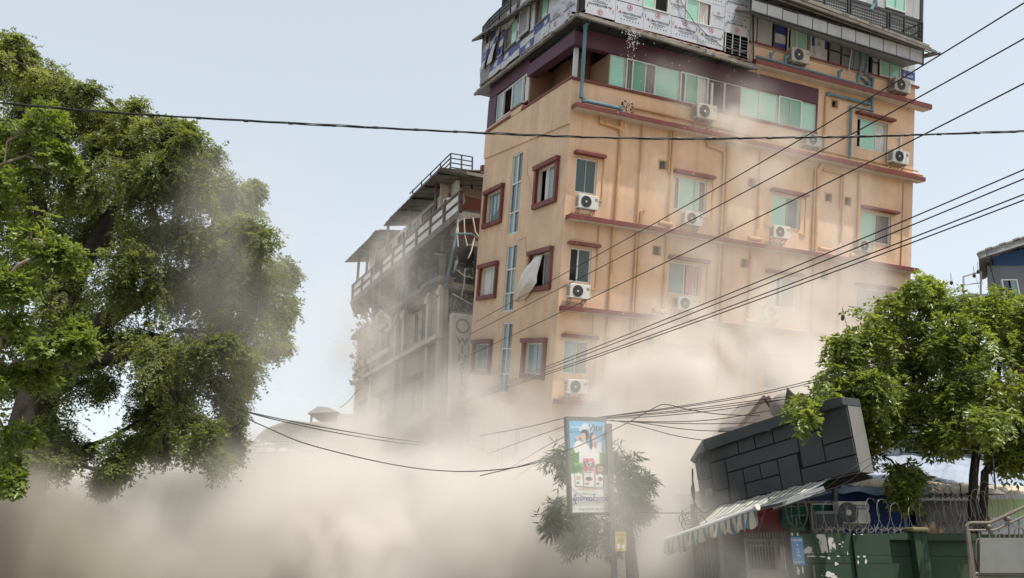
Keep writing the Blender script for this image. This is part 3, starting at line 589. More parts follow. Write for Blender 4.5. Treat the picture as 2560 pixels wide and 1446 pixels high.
acs = [(.70, -1.68, None), (4.98, -1.65, 'white outdoor unit under the second window from the corner, below the highest full ledge'), (9.0, -1.60, 'dust veiled outdoor unit under the third window from the corner, below the highest full ledge'),
       (13.2, -1.60, 'outdoor unit under the rightmost window, between the second and third ledge'), (.60, -4.76, 'white outdoor unit under the half open black window by the corner'), (4.9, -4.74, 'white outdoor unit under the window with the pink curtain'),
       (8.72, -4.70, 'faint outdoor unit in thick dust under the broken pane window'), (.75, -7.95, 'lowest outdoor unit by the corner, almost lost in dust'), (9.52, 5.43, 'dirty outdoor unit below the left window of the grey sheet storey'), (14.9, 5.34, 'outdoor unit with red mark below the right window of the grey sheet storey'),
       (5.3, 2.34, 'weathered outdoor unit below the long strip of green windows, with white conduit above it'), (10.4, 2.24, 'weathered outdoor unit at the right end of the long strip of green windows'), (14.9, 2.3, 'outdoor unit below the curtained window at the right edge of the peach wall')]
for i, (u, w_, lb) in enumerate(acs):
    o = AC if i == 0 else copy_tree(AC)
    if lb: o['label'] = lb
    if i in (3, 6, 8, 9, 10, 11):
        for ch in o.children:
            if ch.name.startswith('casing'): ch.material_slots[0].link = 'OBJECT'; ch.material_slots[0].material = ACW2
    o.matrix_world = HM @ Matrix.Translation(R(u, w_, .02)) @ Matrix.Rotation(.04 * math.sin(i * 2.3), 4, 'Y') @ Matrix.Scale(1.15 if i in (8, 9, 10, 12) else 1., 4)
# ================================================================ the broken hotel further up the street
WA = at(1112, 600, 35.0); WA.z = 0
WP = Plane(WA, SD, (0, 0, 1), SN); WE = Plane(WA, -SN, (0, 0, 1), -SD)
WM = Matrix.Translation(WA) @ Matrix((-SD, -SN, Vector((0, 0, 1)))).transposed().to_4x4()
W_ = lambda t, z, d=0.: Vector((-t, -d, z))
E_ = lambda e, z, d=0.: Vector((d, e, z))
WPL = M('dusty_plaster', (.42, .35, .28), .9, .2, .8, bump=.3, base2=(.25, .21, .18), thr=(.58, 1.2), streak=.3)
WWH = M('dusty_white_trim', (.56, .53, .48), .8, .15, 1.5, streak=.3)
WBR = M('brick_red_wall', (.30, .12, .085), .9, .2, 1, bump=.2)
WPAN = M('white_balcony_panel', (.60, .60, .58), .6, .1, 2, streak=.25)
BRN = M('brown_painted_rail', (.11, .075, .06), .7, .25, 3)
WIN = thing('hotel_building', 'grey half collapsed hotel with a torn open floor below its white balcony storey', 'building', mat=WM)
holes = []
for zc in (11.0, 7.6, 4.2):
    for t0, t1 in ((2.0, 2.5), (2.95, 3.4), (10.2, 10.8), (6.9, 8.2)): holes.append((t0, t1, zc + (.3 if t0 == 6.9 else 0), zc + 1.5))
mb = MB(); wall_holes(mb, W_, 0, 12.0, 0, 13.2, holes, .2)
mb.quad(W_(12, 0), W_(12, 0, -9), W_(12, 13.2, -9), W_(12, 13.2)).quad(W_(0, 0, -9), W_(12, 0, -9), W_(12, 13.2, -9), W_(0, 13.2, -9)).quad(W_(0, 13.2), W_(12, 13.2), W_(12, 13.2, -9), W_(0, 13.2, -9))
wall_holes(mb, E_, 0, 9, 0, 13.2, [(.25, 3.0, 11.3, 12.9), (.25, 3.0, 7.9, 10.2)], 1.2)
mb.build('wall', WPL, WIN)
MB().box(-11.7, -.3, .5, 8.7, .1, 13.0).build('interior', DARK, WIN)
for h in holes:
    o = window(W_, *h, [(0, .5, 'T'), (.5, 1, 'DT')] if h[1] - h[0] > 1 else [(0, 1, 'T')], WIN, d=-.1, frame=WWH)
    mb = MB(); fbox(mb, W_, h[0] - .18, h[1] + .18, h[3] + .02, h[3] + .22, .0, .22); mb.build('window_hood', BRN, WIN)
for t in (.15, 1.5, 4.6, 5.7, 9.3, 11.85):
    mb = MB(); fbox(mb, W_, t - .14, t + .14, 0, 13.0, .0, .16); fbox(mb, W_, t - .2, t + .2, 12.5, 12.75, .0, .24); mb.build('pilaster', WWH, WIN)
for zc in (10.45, 7.05, 3.65):
    mb = MB(); fbox(mb, W_, -.1, 12.3, zc, zc + .22, .0, .35); mb.build('ledge', WWH, WIN, bevel=.02)
    mb = MB(); fbox(mb, W_, 5.9, 9.1, zc + .6, zc + .85, .36, .45); fbox(mb, W_, 9.5, 11.7, zc + .7, zc + .95, .3, .4); fbox(mb, W_, 9.5, 11.7, zc + .25, zc + .45, .3, .4); mb.build('balcony_rail', WWH, WIN)
# pedimented bay with arch
mb = MB(); P = [W_(5.85, 12.55, .2), W_(5.85, 12.85, .2), W_(7.55, 13.6, .2), W_(9.25, 12.75, .2), W_(9.25, 12.4, .2), W_(8.5, 12.45, .2)]
arch = [W_(7.55 + .95 * math.cos(a), 12.1 + .85 * math.sin(a), .2) for a in np.linspace(0.25, math.pi - .25, 12)][::-1]
top = [W_(8.47 - i * .167, 12.9 + .42 * (1 - abs(i - 5.5) / 5.5), .2) for i in range(12)]
for i in range(11): mb.slab([arch[i], arch[i + 1], top[i + 1], top[i]], W_(0, 0, -.25))
for a, b in (((5.8, 12.75), (7.55, 13.6)), ((7.55, 13.6), (9.3, 12.75))): mb.bar(W_(a[0], a[1], .22), W_(b[0], b[1], .22), .4, .2)
for t in (5.95, 9.1): fbox(mb, W_, t - .2, t + .2, 12.35, 12.75, .17, .35)
mb.build('pediment', WWH, WIN)
mb = MB(); mb.slab([W_(7.55 + .42 * math.cos(a), 11.6 + .42 * math.sin(a) + .8 * (math.sin(a) > -.01), .03) for a in np.linspace(-.8, math.pi + .8, 16)], W_(0, 0, .06)); mb.build('arched_niche', DCONC, WIN)
# torn open storey
rg = random.Random(3)
MB().box(-11.4, -.6, .9, 8.0, 13.2, 14.7).build('interior', DARK, WIN)
for t in (1.2, 3.4, 5.6, 8.0, 10.4): 
    mb = MB(); mb.bar(W_(t, 13.1, -.4), W_(t + rg.uniform(-.5, .5), 14.8, -.3), .3, .3); mb.build('column', DCONC, WIN)
mb = MB()
prev = None; lo = []
for i in range(26):
    t = -.4 + i * .5; lo.append((t, 13.0 + .18 * rg.random(), .25 + .35 * rg.random()))
for a, b in zip(lo[:-1], lo[1:]): mb.hexa([W_(a[0], a[1], -.3), W_(a[0], a[1], a[2]), W_(a[0], a[1] + .25, a[2] - .08), W_(a[0], a[1] + .25, -.3)], [W_(b[0], b[1], -.3), W_(b[0], b[1], b[2]), W_(b[0], b[1] + .25, b[2] - .08), W_(b[0], b[1] + .25, -.3)])
mb.build('broken_slab', DCONC, WIN)
mb = MB()
for k in range(150):
    t = rg.uniform(4, 11.6) if k < 110 else rg.uniform(0, 4); z = rg.uniform(13.1, 14.7); d = rg.uniform(-.3, .5)
    a = W_(t, z, d); v = Vector((rg.gauss(0, .5), rg.gauss(0, .2), rg.gauss(-.3, .45))); mb.bar(a, a + v, rg.uniform(.03, .16), rg.uniform(.02, .06))
tag(mb.build('hanging_rubble', DCONC, WIN), kind='stuff')
mb = MB()
for k in range(420):
    t = 9.6 + rg.gauss(0, .75) ; z = rg.uniform(10.0, 15.0); a = W_(t, z, rg.uniform(.1, .9)); s_ = rg.uniform(.03, .11)
    mb.add([a + Vector((rg.gauss(0, s_), rg.gauss(0, s_), rg.gauss(0, s_))) for _ in range(4)], [(0, 1, 2), (0, 2, 3), (0, 3, 1), (1, 3, 2)])
tag(mb.build('falling_rubble', DCONC, WIN), kind='stuff')
# white balcony storey: floor, back wall, rail with pairs of panels, roof with a broken notch
o_ = .45
def wu(x, y, off=o_): return WP.uv(x, y, off)
tl, zl = wu(884, 706); tr, zr = wu(1155, 484); zt = (zl + zr) / 2; tb0 = tr
mb = MB(); mb.slab([W_(tr + .05, zt - 1.25, o_ + .1), W_(tl, zt - 1.25, o_ + .1), W_(tl, zt - 1.25, -8.5), W_(.2, zt - 1.25, -8.5), W_(.2, zt - 1.25, .0)], W_(0, .28)); mb.build('balcony_floor', DCONC, WIN)
nb = 9
for i in range(nb + 1):
    t = tr + .15 + (tl - tr - .2) * i / nb; mb = MB(); lean = .12 * math.sin(i * 2.2)
    mb.bar(W_(t, zt - 1.0, o_), W_(t + lean, zt + .02, o_), .16, .14)
    if (i % 2 == 0 and i) or i > 5: mb.bar(W_(t, zt - 1.0, o_ - .2), W_(t + .05, zt + 2.2, o_ - .25), .12, .12)
    mb.build('balcony_post', BRN, WIN)
    if i < nb:
        t1 = tr + .15 + (tl - tr - .2) * (i + 1) / nb
        for z0, z1 in ((zt - .86, zt - .52), (zt - .42, zt - .08)):
            if i == 6 and z0 > zt - .5: continue
            dz = rg.uniform(-.08, .08) if i > 4 else 0
            mb = MB(); mb.hexa([W_(t + .1, z0, o_ - .03), W_(t1 - .1, z0 + dz, o_ - .03), W_(t1 - .1, z1 + dz, o_ - .03), W_(t + .1, z1, o_ - .03)], [W_(t + .1, z0, o_), W_(t1 - .1, z0 + dz, o_), W_(t1 - .1, z1 + dz, o_), W_(t + .1, z1, o_)]); mb.build('balcony_panel', WPAN, WIN)
mb = MB()
for z in (zt, zt - .47, zt - .92): mb.bar(W_(tr, z, o_ + .01), W_(tl, z, o_ + .01), .09, .08 if z < zt else .11)
mb.build('balcony_rail', BRN, WIN)
te, ze = wu(1100, 419, .75); tf, zf = wu(861, 661, .75); zE = (ze + zf) / 2
mb = MB(); fbox(mb, W_, -.2, tl, zt - .97, zE + .05, -.6, -.45); fbox(mb, W_, tl - .15, tl, zt - .97, zE, -8, -.46); mb.build('wall', WPAN, WIN)
for t0, t1, pn in ((.5, 1.35, [(0, .5, 'DT'), (.5, 1, 'T')]), (2.1, 3.9, [(0, .33, 'S'), (.33, .66, 'S'), (.66, 1, 'S')]), (4.6, 6.2, [(0, .5, 'T'), (.5, 1, 'DT')]), (6.5, 7.4, [(0, .5, 'S'), (.5, 1, 'DT')]), (8.2, 9.3, [(0, .5, 'T'), (.5, 1, 'S')]), (9.9, 10.7, [(0, 1, 'T')])):
    window(W_, t0, t1, zt - .1, zt + 1.45, pn, WIN, d=-.39, frame=BRN if t0 in (2.1, 6.5) else WWH)
for a, b, nm in ((te, te + 7.6, 0), (te + 8.9, tf, 1)):
    n = int((b - a) / .3); mb = MB()
    for i in range(n):
        x0, x1 = a + (b - a) * i / n, a + (b - a) * (i + 1) / n; z = .02 * (i % 2); dr = (.12 * max(0, i - n + 4) / 4 if nm == 0 else -.1 * max(0, 3 - i) / 3)
        mb.slab([W_(x0, zE + z - dr, .75), W_(x1, zE + z - dr, .75), W_(x1, zE + z + .9, -4), W_(x0, zE + z + .9, -4)], (0, 0, .05))
    mb.build('roof', RUSTY, WIN)
for k in range(8): MB().bar(W_(te + .4 + k * 1.6, zE + .15, -.5), W_(te + .4 + k * 1.6, zE - .04, .7), .07, .09).build('rafter', STEEL, WIN)
mb = MB(); mb.slab([E_(-.75, zE, -te), E_(6, zE + .25, -te), E_(6, zE + .55, -te), E_(-.75, zE + .12, -te)], E_(0, 0, -.3)); mb.build('roof_fascia', RUSTY, WIN)
mb = MB(); fbox(mb, E_, .35, 6, zt - .9, zE - .35, -.6, -.5); mb.build('end_wall', WBR, WIN)
mb = MB(); fbox(mb, E_, .35, 6, zE - .34, zE + .1, -.6, -.48); fbox(mb, E_, -.1, .3, zt - .3, zE, -.5, -.4); mb.build('end_wall', WPL, WIN)
# crumpled corner sheets and slab edge at the near end
mb = MB(); q = [WE.uv(x, y, .3) for x, y in ((1140, 492), (1160, 484), (1164, 505), (1150, 522), (1136, 530))]; mb.slab([E_(e, z, .3) for e, z in q], E_(0, 0, -.03)); mb.build('bent_sheet', GREYM, WIN)
mb = MB(); q = [WE.uv(x, y, .3) for x, y in ((1128, 540), (1145, 525), (1200, 528), (1200, 545), (1160, 548), (1140, 560))]; mb.slab([E_(e, z, .3) for e, z in q], E_(0, 0, -1.2)); mb.build('broken_slab', DCONC, WIN)
mb = MB(); q = [WE.uv(x, y, .3) for x, y in ((1133, 778), (1187, 783), (1195, 778), (1196, 802), (1170, 800), (1132, 792))]; mb.slab([E_(e, z, .3) for e, z in q], E_(0, 0, -.9)); mb.build('broken_slab', DCONC, WIN)
for pts, r, m_ in ([((1145, 548), (1143, 580), (1145, 617)), .035, WWH], [((1160, 546), (1162, 590), (1168, 616)), .035, WWH], [((1182, 545), (1188, 580), (1196, 592)), .04, WWH], [((1141, 585), (1128, 650), (1114, 722)), .07, BLUEP], [((1143, 585), (1180, 586), (1192, 596)), .06, BLUEP],
                   [((1187, 592), (1178, 630), (1170, 647)), .03, WWH], [((1142, 675), (1160, 690), (1186, 696)), .03, WWH], [((1132, 735), (1150, 745), (1180, 762)), .03, WWH], [((1163, 672), (1160, 710), (1154, 742)), .03, WWH], [((1162, 806), (1163, 830), (1166, 850)), .05, STEEL], [((1172, 806), (1174, 830), (1170, 852)), .04, STEEL], [((1190, 620), (1186, 700), (1192, 760)), .08, STEEL]):
    mb = MB(); mb.tube([E_(*WE.uv(x, y, .35), .35) for x, y in pts], r, 6); mb.build('dangling_pipe', m_, WIN)
mb = MB()
for k in range(90):
    e, z = rg.uniform(.4, 2.4), rg.uniform(11.2, 14.4); a = E_(e, z, rg.uniform(-.6, .3)); mb.bar(a, a + Vector((rg.gauss(0, .2), rg.gauss(0, .3), rg.gauss(-.2, .35))), rg.uniform(.03, .12), rg.uniform(.02, .05))
tag(mb.build('hanging_rubble', DCONC, WIN), kind='stuff')
for k in range(5):                                                                          # long wires hanging off the balcony
    x = (1008, 990, 1020, 952, 935)[k]; a = W_(*wu(x, 640 + k * 12, .6), .6); mb = MB(); mb.tube([a, a + Vector((.05, 0, -1.2)), a + Vector((-.08, 0, -2.6 - .4 * k))], .02, 5); mb.build('hanging_wire', SHEETD, WIN)
# roof rail over the near end
mb = MB(); q = [WE.uv(x, y, -.8) for x, y in ((1127, 384), (1181, 393))]; (e0, z0), (e1, z1) = q
for e, z in ((e0, z0), ((e0 + e1) / 2, (z0 + z1) / 2), (e1, z1)): mb.bar(E_(e, zE + .1, -.8), E_(e, z, -.8), .06, .06)
for k in range(4): mb.bar(E_(e0, z0 - k * .25, -.8), E_(e1, z1 - k * .25, -.8), .045, .045)
for k in range(4): mb.bar(E_(e0, z0 - k * .25, -.8), E_(e0 - .1, z0 - k * .25 - .1, -6.0), .045, .045)
for k in range(1, 5): mb.bar(E_(e0 - .02 * k, z0, -.8 - k * 1.2), E_(e0 - .02 * k, zE + .3, -.8 - k * 1.2), .05, .05)
mb.build('roof_railing', STEEL, WIN)
mb = MB(); q = [wu(x, y, .3) for x, y in ((874, 756), (893, 752), (904, 778), (883, 784))]; mb.slab([W_(t, z, .3) for t, z in q], W_(.0, 0, -.5)); mb.bar(W_(q[1][0], q[1][1], .0), W_(11.6, q[1][1] - .2, .0), .2, .3); mb.build('dangling_box', BRN, WIN)
o = copy_tree(AC); o['label'] = 'dusty outdoor unit on the end balcony of the broken grey hotel'; o['group'] = 'outdoor units on the hotels'
o.matrix_world = WM @ Matrix.Translation(Vector((.30, .28, zt + .1))) @ Matrix.Rotation(.25, 4, 'Y') @ Matrix.Scale(1.1, 4)
# vertical sign
q0, q1 = WE.uv(1124, 1048, .6), WE.uv(1186, 790, .6); e0, e1 = q0[0] - .0, q1[0] - .05; z0, z1 = q0[1], q1[1]
SG = thing('hotel_sign', 'tall pale vertical hotel sign fading into dust between the two hotels', 'sign', mat=WM @ Matrix.Translation(E_((e0 + e1) / 2, z0, .6)) @ Matrix.Rotation(math.pi / 2, 4, 'Z'))
hw = (e1 - e0) / 2; H = z1 - z0
MB().box(-hw, hw, 0, .3, 0, H).build('sign_box', WWH, SG, bevel=.02)
mb = MB()
for a, b in ((-hw, -hw + .07), (hw - .07, hw)): mb.box(a, b, -.02, -.002, 0, H)
mb.box(-hw + .07, hw - .07, -.02, -.002, .82, .88); mb.box(-hw + .07, hw - .07, -.02, -.002, H - .06, H); mb.build('sign_edge', ALU, SG)
SGL = M('sign_letter', (.16, .115, .10), .6, .1, 5)
zz = H - 1.25; st = (zz - 1.15) / 6
for k, ch in enumerate('WINSTAR'):
    o = link('letter', text_mesh(ch, .50, [SGL], 'letter', bold=.035), SG); o.matrix_local = Matrix.Translation((0, -.012, zz - k * st)) @ Matrix.Rotation(math.pi / 2, 4, 'X') @ Matrix.Diagonal((1.05, .9, 1, 1))
o = link('word', text_mesh('HOTEL', .22, [SGL], 'word', bold=.03), SG); o.matrix_local = Matrix.Translation((0, -.012, .45)) @ Matrix.Rotation(math.pi / 2, 4, 'X')
mb = MB(); r_ = ring(.26, .34, 24); mb.v = [(x, -.012, z + H - .55) for x, y, z in r_.v]; mb.f = r_.f; mb.m = r_.m; mb.build('emblem', SGL, SG)
MB().bar((hw, .15, 1.5), (hw + .6, .15, 1.5), .06, .06).bar((hw, .15, H - 1), (hw + .6, .15, H - 1), .06, .06).build('sign_bracket', STEEL, SG)

# ================================================================ far buildings up the street
FAR = M('far_grey_render', (.30, .28, .25), .9, .2, .3); FARP = M('far_pink_wall', (.42, .30, .24), .9, .15, .3); FROOF = M('far_roof_sheet', (.13, .12, .11), .8, .25, .5)
Y0 = 60.
def fp(x, y, Y=Y0): return at(x, y, Y)
t = thing('arched_roof_building', 'far grey building with an open arched roof, half hidden in dust', 'building', (0, 0, 0))
b0, b1 = fp(640, 1130), fp(985, 1130)
MB().box(b0.x, b1.x, Y0, Y0 + 14, 0, fp(0, 1130).z).build('wall', FAR, t)
for k in range(6):
    x = b0.x + 1.0 + k * 1.7; MB().box(x, x + .9, Y0 - .06, Y0 - .01, fp(0, 1175).z - .3, fp(0, 1150).z).build('window', DTEAL, t)
arc = [fp(x, y) for x, y in ((640, 1098), (662, 1078), (695, 1065), (727, 1056), (770, 1062), (850, 1072), (930, 1084), (985, 1095))]
mb = MB()
for a, b in zip(arc[:-1], arc[1:]): mb.slab([a, b, b + Vector((0, 14, .6)), a + Vector((0, 14, .6))], (0, 0, .15))
mb.build('roof', FROOF, t)
mb = MB()
for a in arc: mb.bar(a, Vector((a.x, a.y, fp(0, 1130).z)), .12, .12)
for a, b in zip(arc[:-1], arc[1:]): mb.bar(a - Vector((0, 0, .5)), b - Vector((0, 0, .5)), .1, .1); mb.bar(Vector((a.x, a.y, fp(0, 1130).z)), b - Vector((0, 0, .5)), .08, .08)
mb.bar(fp(640, 1118), fp(985, 1118), .1, .12); mb.build('truss', STEEL, t)
t = thing('rooftop_building', 'far building with a small hip roofed hut on top, beside the broken hotel', 'building', (0, 0, 0))
c0, c1 = fp(778, 1060, 66), fp(1015, 1060, 66)
MB().box(c0.x, c1.x, 66, 78, 0, fp(0, 1055, 66).z).build('wall', FARP, t); MB().box(c0.x + 2, c1.x, 66.3, 70, fp(0, 1055, 66).z, fp(0, 1034, 66).z).build('parapet', FAR, t)
mb = MB(); h = [fp(768, 1034, 66), fp(845, 1030, 66)]; k = fp(795, 1016, 68.5); k2 = fp(825, 1020, 68.5)
mb.poly([h[0], h[1], k2, k]).poly([h[0] + Vector((0, 5, 0)), h[0], k]).poly([h[1], h[1] + Vector((0, 5, 0)), k2]).poly([h[1] + Vector((0, 5, 0)), h[0] + Vector((0, 5, 0)), k, k2]); mb.build('hut_roof', FROOF, t)
mb = MB()
for x, y in ((.3, .3), (2.2, .3), (.3, 4.5), (2.2, 4.5)): mb.bar(h[0] + Vector((x, y, .1)), h[0] + Vector((x, y, -1.3)), .15, .15)
mb.build('hut_posts', STEEL, t)
t = thing('pink_building', 'low pinkish building fading into the dust at the end of the street', 'building', (0, 0, 0))
d0, d1 = fp(505, 1160, 70), fp(665, 1160, 70)
MB().box(d0.x, d1.x, 70, 80, 0, d0.z).build('wall', FARP, t)
mb = MB(); mb.box(d0.x - .2, d1.x + .2, 69.8, 80, d0.z, d0.z + .25); mb.build('roof', FAR, t)
for k in range(3): MB().box(d0.x + 1 + k * 1.6, d0.x + 1.9 + k * 1.6, 69.94, 69.99, d0.z - 2.2, d0.z - .9).build('window', DTEAL, t)
# ================================================================ right foreground: wall, gates, fallen sign box, awning, sheds
Zv = Vector((0, 0, 1))
DKP = M('charcoal_panel', (.040, .046, .048), .55, .22, 1.2, spec=.3, bump=.04)
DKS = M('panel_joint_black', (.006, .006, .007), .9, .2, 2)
LGS = M('grey_box_side', (.15, .146, .138), .7, .2, 1.5, streak=.5)
# --- dark panelled sign box, tipped over
BO = at(2130, 1180, 15.4); BP = Plane(BO, -SD, Zv, SN)
SB = thing('sign_box', 'dark grey panelled facade box tipped to the left above the striped awning', 'facade box', mat=Matrix.Identity(4))
zq = lambda x, y: (1640 + x / 2.858, 940 + y / 2.858)
C4 = [BP.uv(*zq(*p)) for p in ((268, 562), (1362, 200), (1456, 686), (330, 955))]
def bl(a, b, d=0.):
    (x0, y0), (x1, y1), (x2, y2), (x3, y3) = C4
    u = (x0 * (1 - a) + x1 * a) * (1 - b) + (x3 * (1 - a) + x2 * a) * b; v = (y0 * (1 - a) + y1 * a) * (1 - b) + (y3 * (1 - a) + y2 * a) * b
    return BP.p(u, v, d)
MB().slab([bl(0, 1, -.02), bl(1, 1, -.02), bl(1, 0, -.02), bl(0, 0, -.02)], -SN * .36).build('box_body', LGS, SB)
MB().slab([bl(.002, .998, -.018), bl(.998, .998, -.018), bl(.998, .002, -.018), bl(.002, .002, -.018)], SN * .006).build('joint_backing', DKS, SB)
for a0, a1, b0, b1 in [(0, .115, 0, .5), (0, .115, .5, .75), (0, .215, .75, 1), (.115, .33, 0, .25), (.33, .445, 0, .25), (.445, .565, 0, .25), (.565, .84, 0, .25), (.115, .225, .25, .75), (.225, .705, .25, .5), (.225, .335, .5, 1), (.335, .45, .5, .75), (.45, .565, .5, .75), (.335, .565, .75, 1), (.565, .69, .5, 1), (.705, .84, .25, .75), (.69, 1, .75, 1), (.84, 1, 0, .5), (.84, 1, .5, .75)]:
    if (a0, b0) == (.69, .75): a0 = .692
    g, h = .0035, .011; d = .012 + .006 * random.random()
    MB().slab([bl(a0 + g, b1 - h, -.01), bl(a1 - g, b1 - h, -.01), bl(a1 - g, b0 + h, -.01), bl(a0 + g, b0 + h, -.01)], SN * (d + .01)).build('panel', DKP, SB, bevel=.004)
fq = [BP.q(*zq(*p), .12) for p in ((345, 540), (1335, 207), (1325, 150), (1250, 160), (335, 455))]
MB().slab(fq, -SN * .5).build('top_lip', DKP, SB, bevel=.01)
mb = MB(); fl = [BP.q(*zq(*p), .14) for p in ((335, 455), (346, 540), (318, 632), (300, 610), (272, 628), (243, 604), (262, 570), (300, 505))]
cen = BP.q(*zq(300, 560), .32)
for i in range(8): mb.add([fl[i], fl[(i + 1) % 8], cen], [(0, 1, 2)]); mb.add([fl[i] - SN * .04, fl[(i + 1) % 8] - SN * .04, cen - SN * .04], [(0, 2, 1)])
mb.build('torn_corner', DKP, SB)
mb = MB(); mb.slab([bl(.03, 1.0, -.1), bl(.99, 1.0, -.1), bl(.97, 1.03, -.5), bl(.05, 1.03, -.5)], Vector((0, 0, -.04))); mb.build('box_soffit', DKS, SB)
# --- striped awning
AWB = M('awning_blue', (.12, .165, .20), .85, .2, 5); AWC = M('awning_cream', (.44, .40, .29), .85, .15, 5, base2=(.36, .30, .17), thr=(.6, 7.))
AW = thing('awning', 'sagging blue and cream striped awning with scalloped edge under the tipped dark box', 'awning')
A0, A1 = at(1662, 1350, 16.9), at(1889, 1270, 14.6); B0, B1 = at(1800, 1266, 18.2), at(2085, 1192, 15.9)
n = 44; mb = MB()
for i in range(n):
    f0, f1 = i / n, (i + 1) / n
    for j in range(4):
        g0, g1 = j / 4, (j + 1) / 4; sg = lambda f, g: A0.lerp(A1, f).lerp(B0.lerp(B1, f), g) - Zv * .10 * math.sin(g * 3.14) + Zv * .012 * math.sin(f * 40)
        mb.quad(sg(f0, g0), sg(f1, g0), sg(f1, g1), sg(f0, g1), (i // 1) % 2)
o = mb.build('canopy', [AWC, AWB], AW); q = o.modifiers.new('thickness', 'SOLIDIFY'); q.thickness = .008
mb = MB(); st = 34; sub = 5; Ln = (A1 - A0).length
for i in range(st * sub):
    f0, f1 = i / st / sub, (i + 1) / st / sub
    def vp(f, g):
        k = f * st / 2; sc = abs(math.sin(k * math.pi * .9)) * .07; drop = .20 + sc + .035 * math.sin(f * 9)
        return A0.lerp(A1, f) + Vector((0, 0, -.03 - drop * g)) + SN * (.03 * g * math.sin(f * 23) + .05 * g * math.sin(f * 61 + g * 2))
    for j in range(3): mb.quad(vp(f0, j / 3), vp(f1, j / 3), vp(f1, (j + 1) / 3), vp(f0, (j + 1) / 3), 0 if (i % (2 * sub)) < 1.2 * sub else 1)
o = mb.build('valance', [AWC, AWB], AW); q = o.modifiers.new('thickness', 'SOLIDIFY'); q.thickness = .006
mb = MB(); mb.tube([A0, A1], .035, 8); mb.build('front_bar', ALU, AW)
mb = MB(); mb.tube([A1 - (A1 - A0).normalized() * .02, A1 + (A1 - A0).normalized() * .06], .055, 10); mb.build('bar_end', WWH, AW)
mb = MB(); mb.bar(A0.lerp(A1, .1) - Zv * .05, B0.lerp(B1, .1) - Zv * .35, .04, .04); mb.bar(A0.lerp(A1, .97) - Zv * .03, B0.lerp(B1, .96) - Zv * .25, .05, .05); mb.build('arm', STEEL, AW)
mb = MB(); mb.bar(at(1930, 1268, 15.2), at(2060, 1222, 15.0), .10, .09); o = tag(mb.build('support_rail', GREYM), 'pale straight metal rail hanging under the dark box, right of the awning', 'rail')
# --- dark shop under the awning: back wall, side posts
SH = thing('shop_front', 'dark open shop front in the shadow and dust beneath the striped awning', 'building')
SHW = M('shop_wall', (.16, .15, .14), .9, .25, 1); SHT = M('teal_board', (.015, .085, .065), .8, .2, 2); SHR = M('red_board', (.16, .02, .02), .8, .2, 2); NAVY = M('navy_board', (.02, .035, .075), .8, .25, 2)
def fbx(mb, x0, y0, x1, y1, Y, th=.1, m=0):
    a, b, c, d = at(x0, y1, Y), at(x1, y1, Y), at(x1, y0, Y), at(x0, y0, Y); a.y = b.y = c.y = d.y = Y
    return mb.slab([a, b, c, d], (0, th, 0), m)
g = lambda x0, y0, x1, Y: (at(x0, y0, Y), at(x1, y0, Y))
def wallbox(mb, x0, x1, ytop, Y, th=.15, zb=0.):
    a, b = at(x0, ytop, Y), at(x1, ytop, Y); return mb.box(a.x, b.x, Y, Y + th, zb, a.z)
wallbox(MB(), 1690, 2150, 1235, 21.6, .2).build('back_wall', SHW, SH)
MB().box(at(1775, 1300, 18.7).x, at(2150, 1300, 17.4).x, 18.75, 21.8, 2.8, 2.95).build('sun_block_roof', DCONC, SH)  # unseen roof slab, added to keep the sun out of the shop
for x in (1737, 1795): wallbox(MB(), x, x + 11, 1335, 17.6, .12).build('door_post', WPL, SH)
wallbox(MB(), 1748, 1795, 1345, 17.8, .05).build('shutter', SHW, SH)
for k in range(4): wallbox(MB(), 1755 + k * 9, 1757 + k * 9, 1350, 17.78, .02).build('shutter_rib', GREYM, SH)
fbx(MB(), 1850, 1255, 1975, 1330, 18.6, .08).build('board', SHR, SH)
fbx(MB(), 1955, 1262, 2102, 1318, 18.5, .08).build('board', SHT, SH)
fbx(MB(), 1955, 1195, 2102, 1252, 18.5, .08).build('board', NAVY, SH)
mb = MB(); fbx(mb, 2086, 1190, 2095, 1262, 18.42, .06); fbx(mb, 1960, 1252, 2086, 1259, 18.42, .06); mb.build('board_frame', LGS, SH)
mb = MB(); wallbox(mb, 1960, 2110, 1318, 18.6, .1); mb.build('low_wall', SHW, SH)
# --- green compound wall
GW = M('green_wall_paint', (.025, .049, .029), .75, .16, 1.0, bump=.12, bscale=18, streak=.2)
GWD = M('dark_green_pillar_paint', (.016, .045, .025), .7, .2, 1.5, streak=.2)
GWP = M('peeled_green_paint', (.032, .054, .036), .85, .2, 2, base2=(.42, .41, .38), thr=(.50, 3.2), bump=.2)
PEEL = M('peeled_white_plaster', (.52, .51, .48), .9, .15, 6)
GYW = M('mossy_cap_concrete', (.16, .15, .075), .9, .3, 3, bump=.3)
WY = 16.5; zt = at(2200, 1334, WY).z
wx = lambda x: at(x, 1334, WY).x
wzz = lambda y: at(2200, y, WY).z
GWALL = thing('compound_wall', 'dark green compound wall with peeling paint, pillars and recessed bays', 'wall')
def wb(x0, x1, y0, y1, d0, d1, name, mt, zb=None, bev=0):
    z0 = 0 if y1 is None else wzz(y1)
    return MB().box(wx(x0), wx(x1), WY - d1, WY - d0, z0, wzz(y0)).build(name, mt, GWALL, bevel=bev)
for i, (x0, x1) in enumerate([(2001, 2126), (2158, 2221)]):
    wb(x0, x1, 1334, 1388, -.2, 0, 'wall_panel', GW); wb(x0, x1, 1389, 1408, -.2, 0, 'wall_panel', GW); wb(x0, x1, 1409, None, -.2, -.003, 'wall_panel', GW)
wb(2001, 2600, 1336, None, -.26, -.21, 'wall_core', GWD)
wb(2221.5, 2277, 1334, 1350, -.2, 0, 'wall_beam', GW); wb(2312, 2440, 1334, 1352, -.2, 0, 'wall_beam', GW)
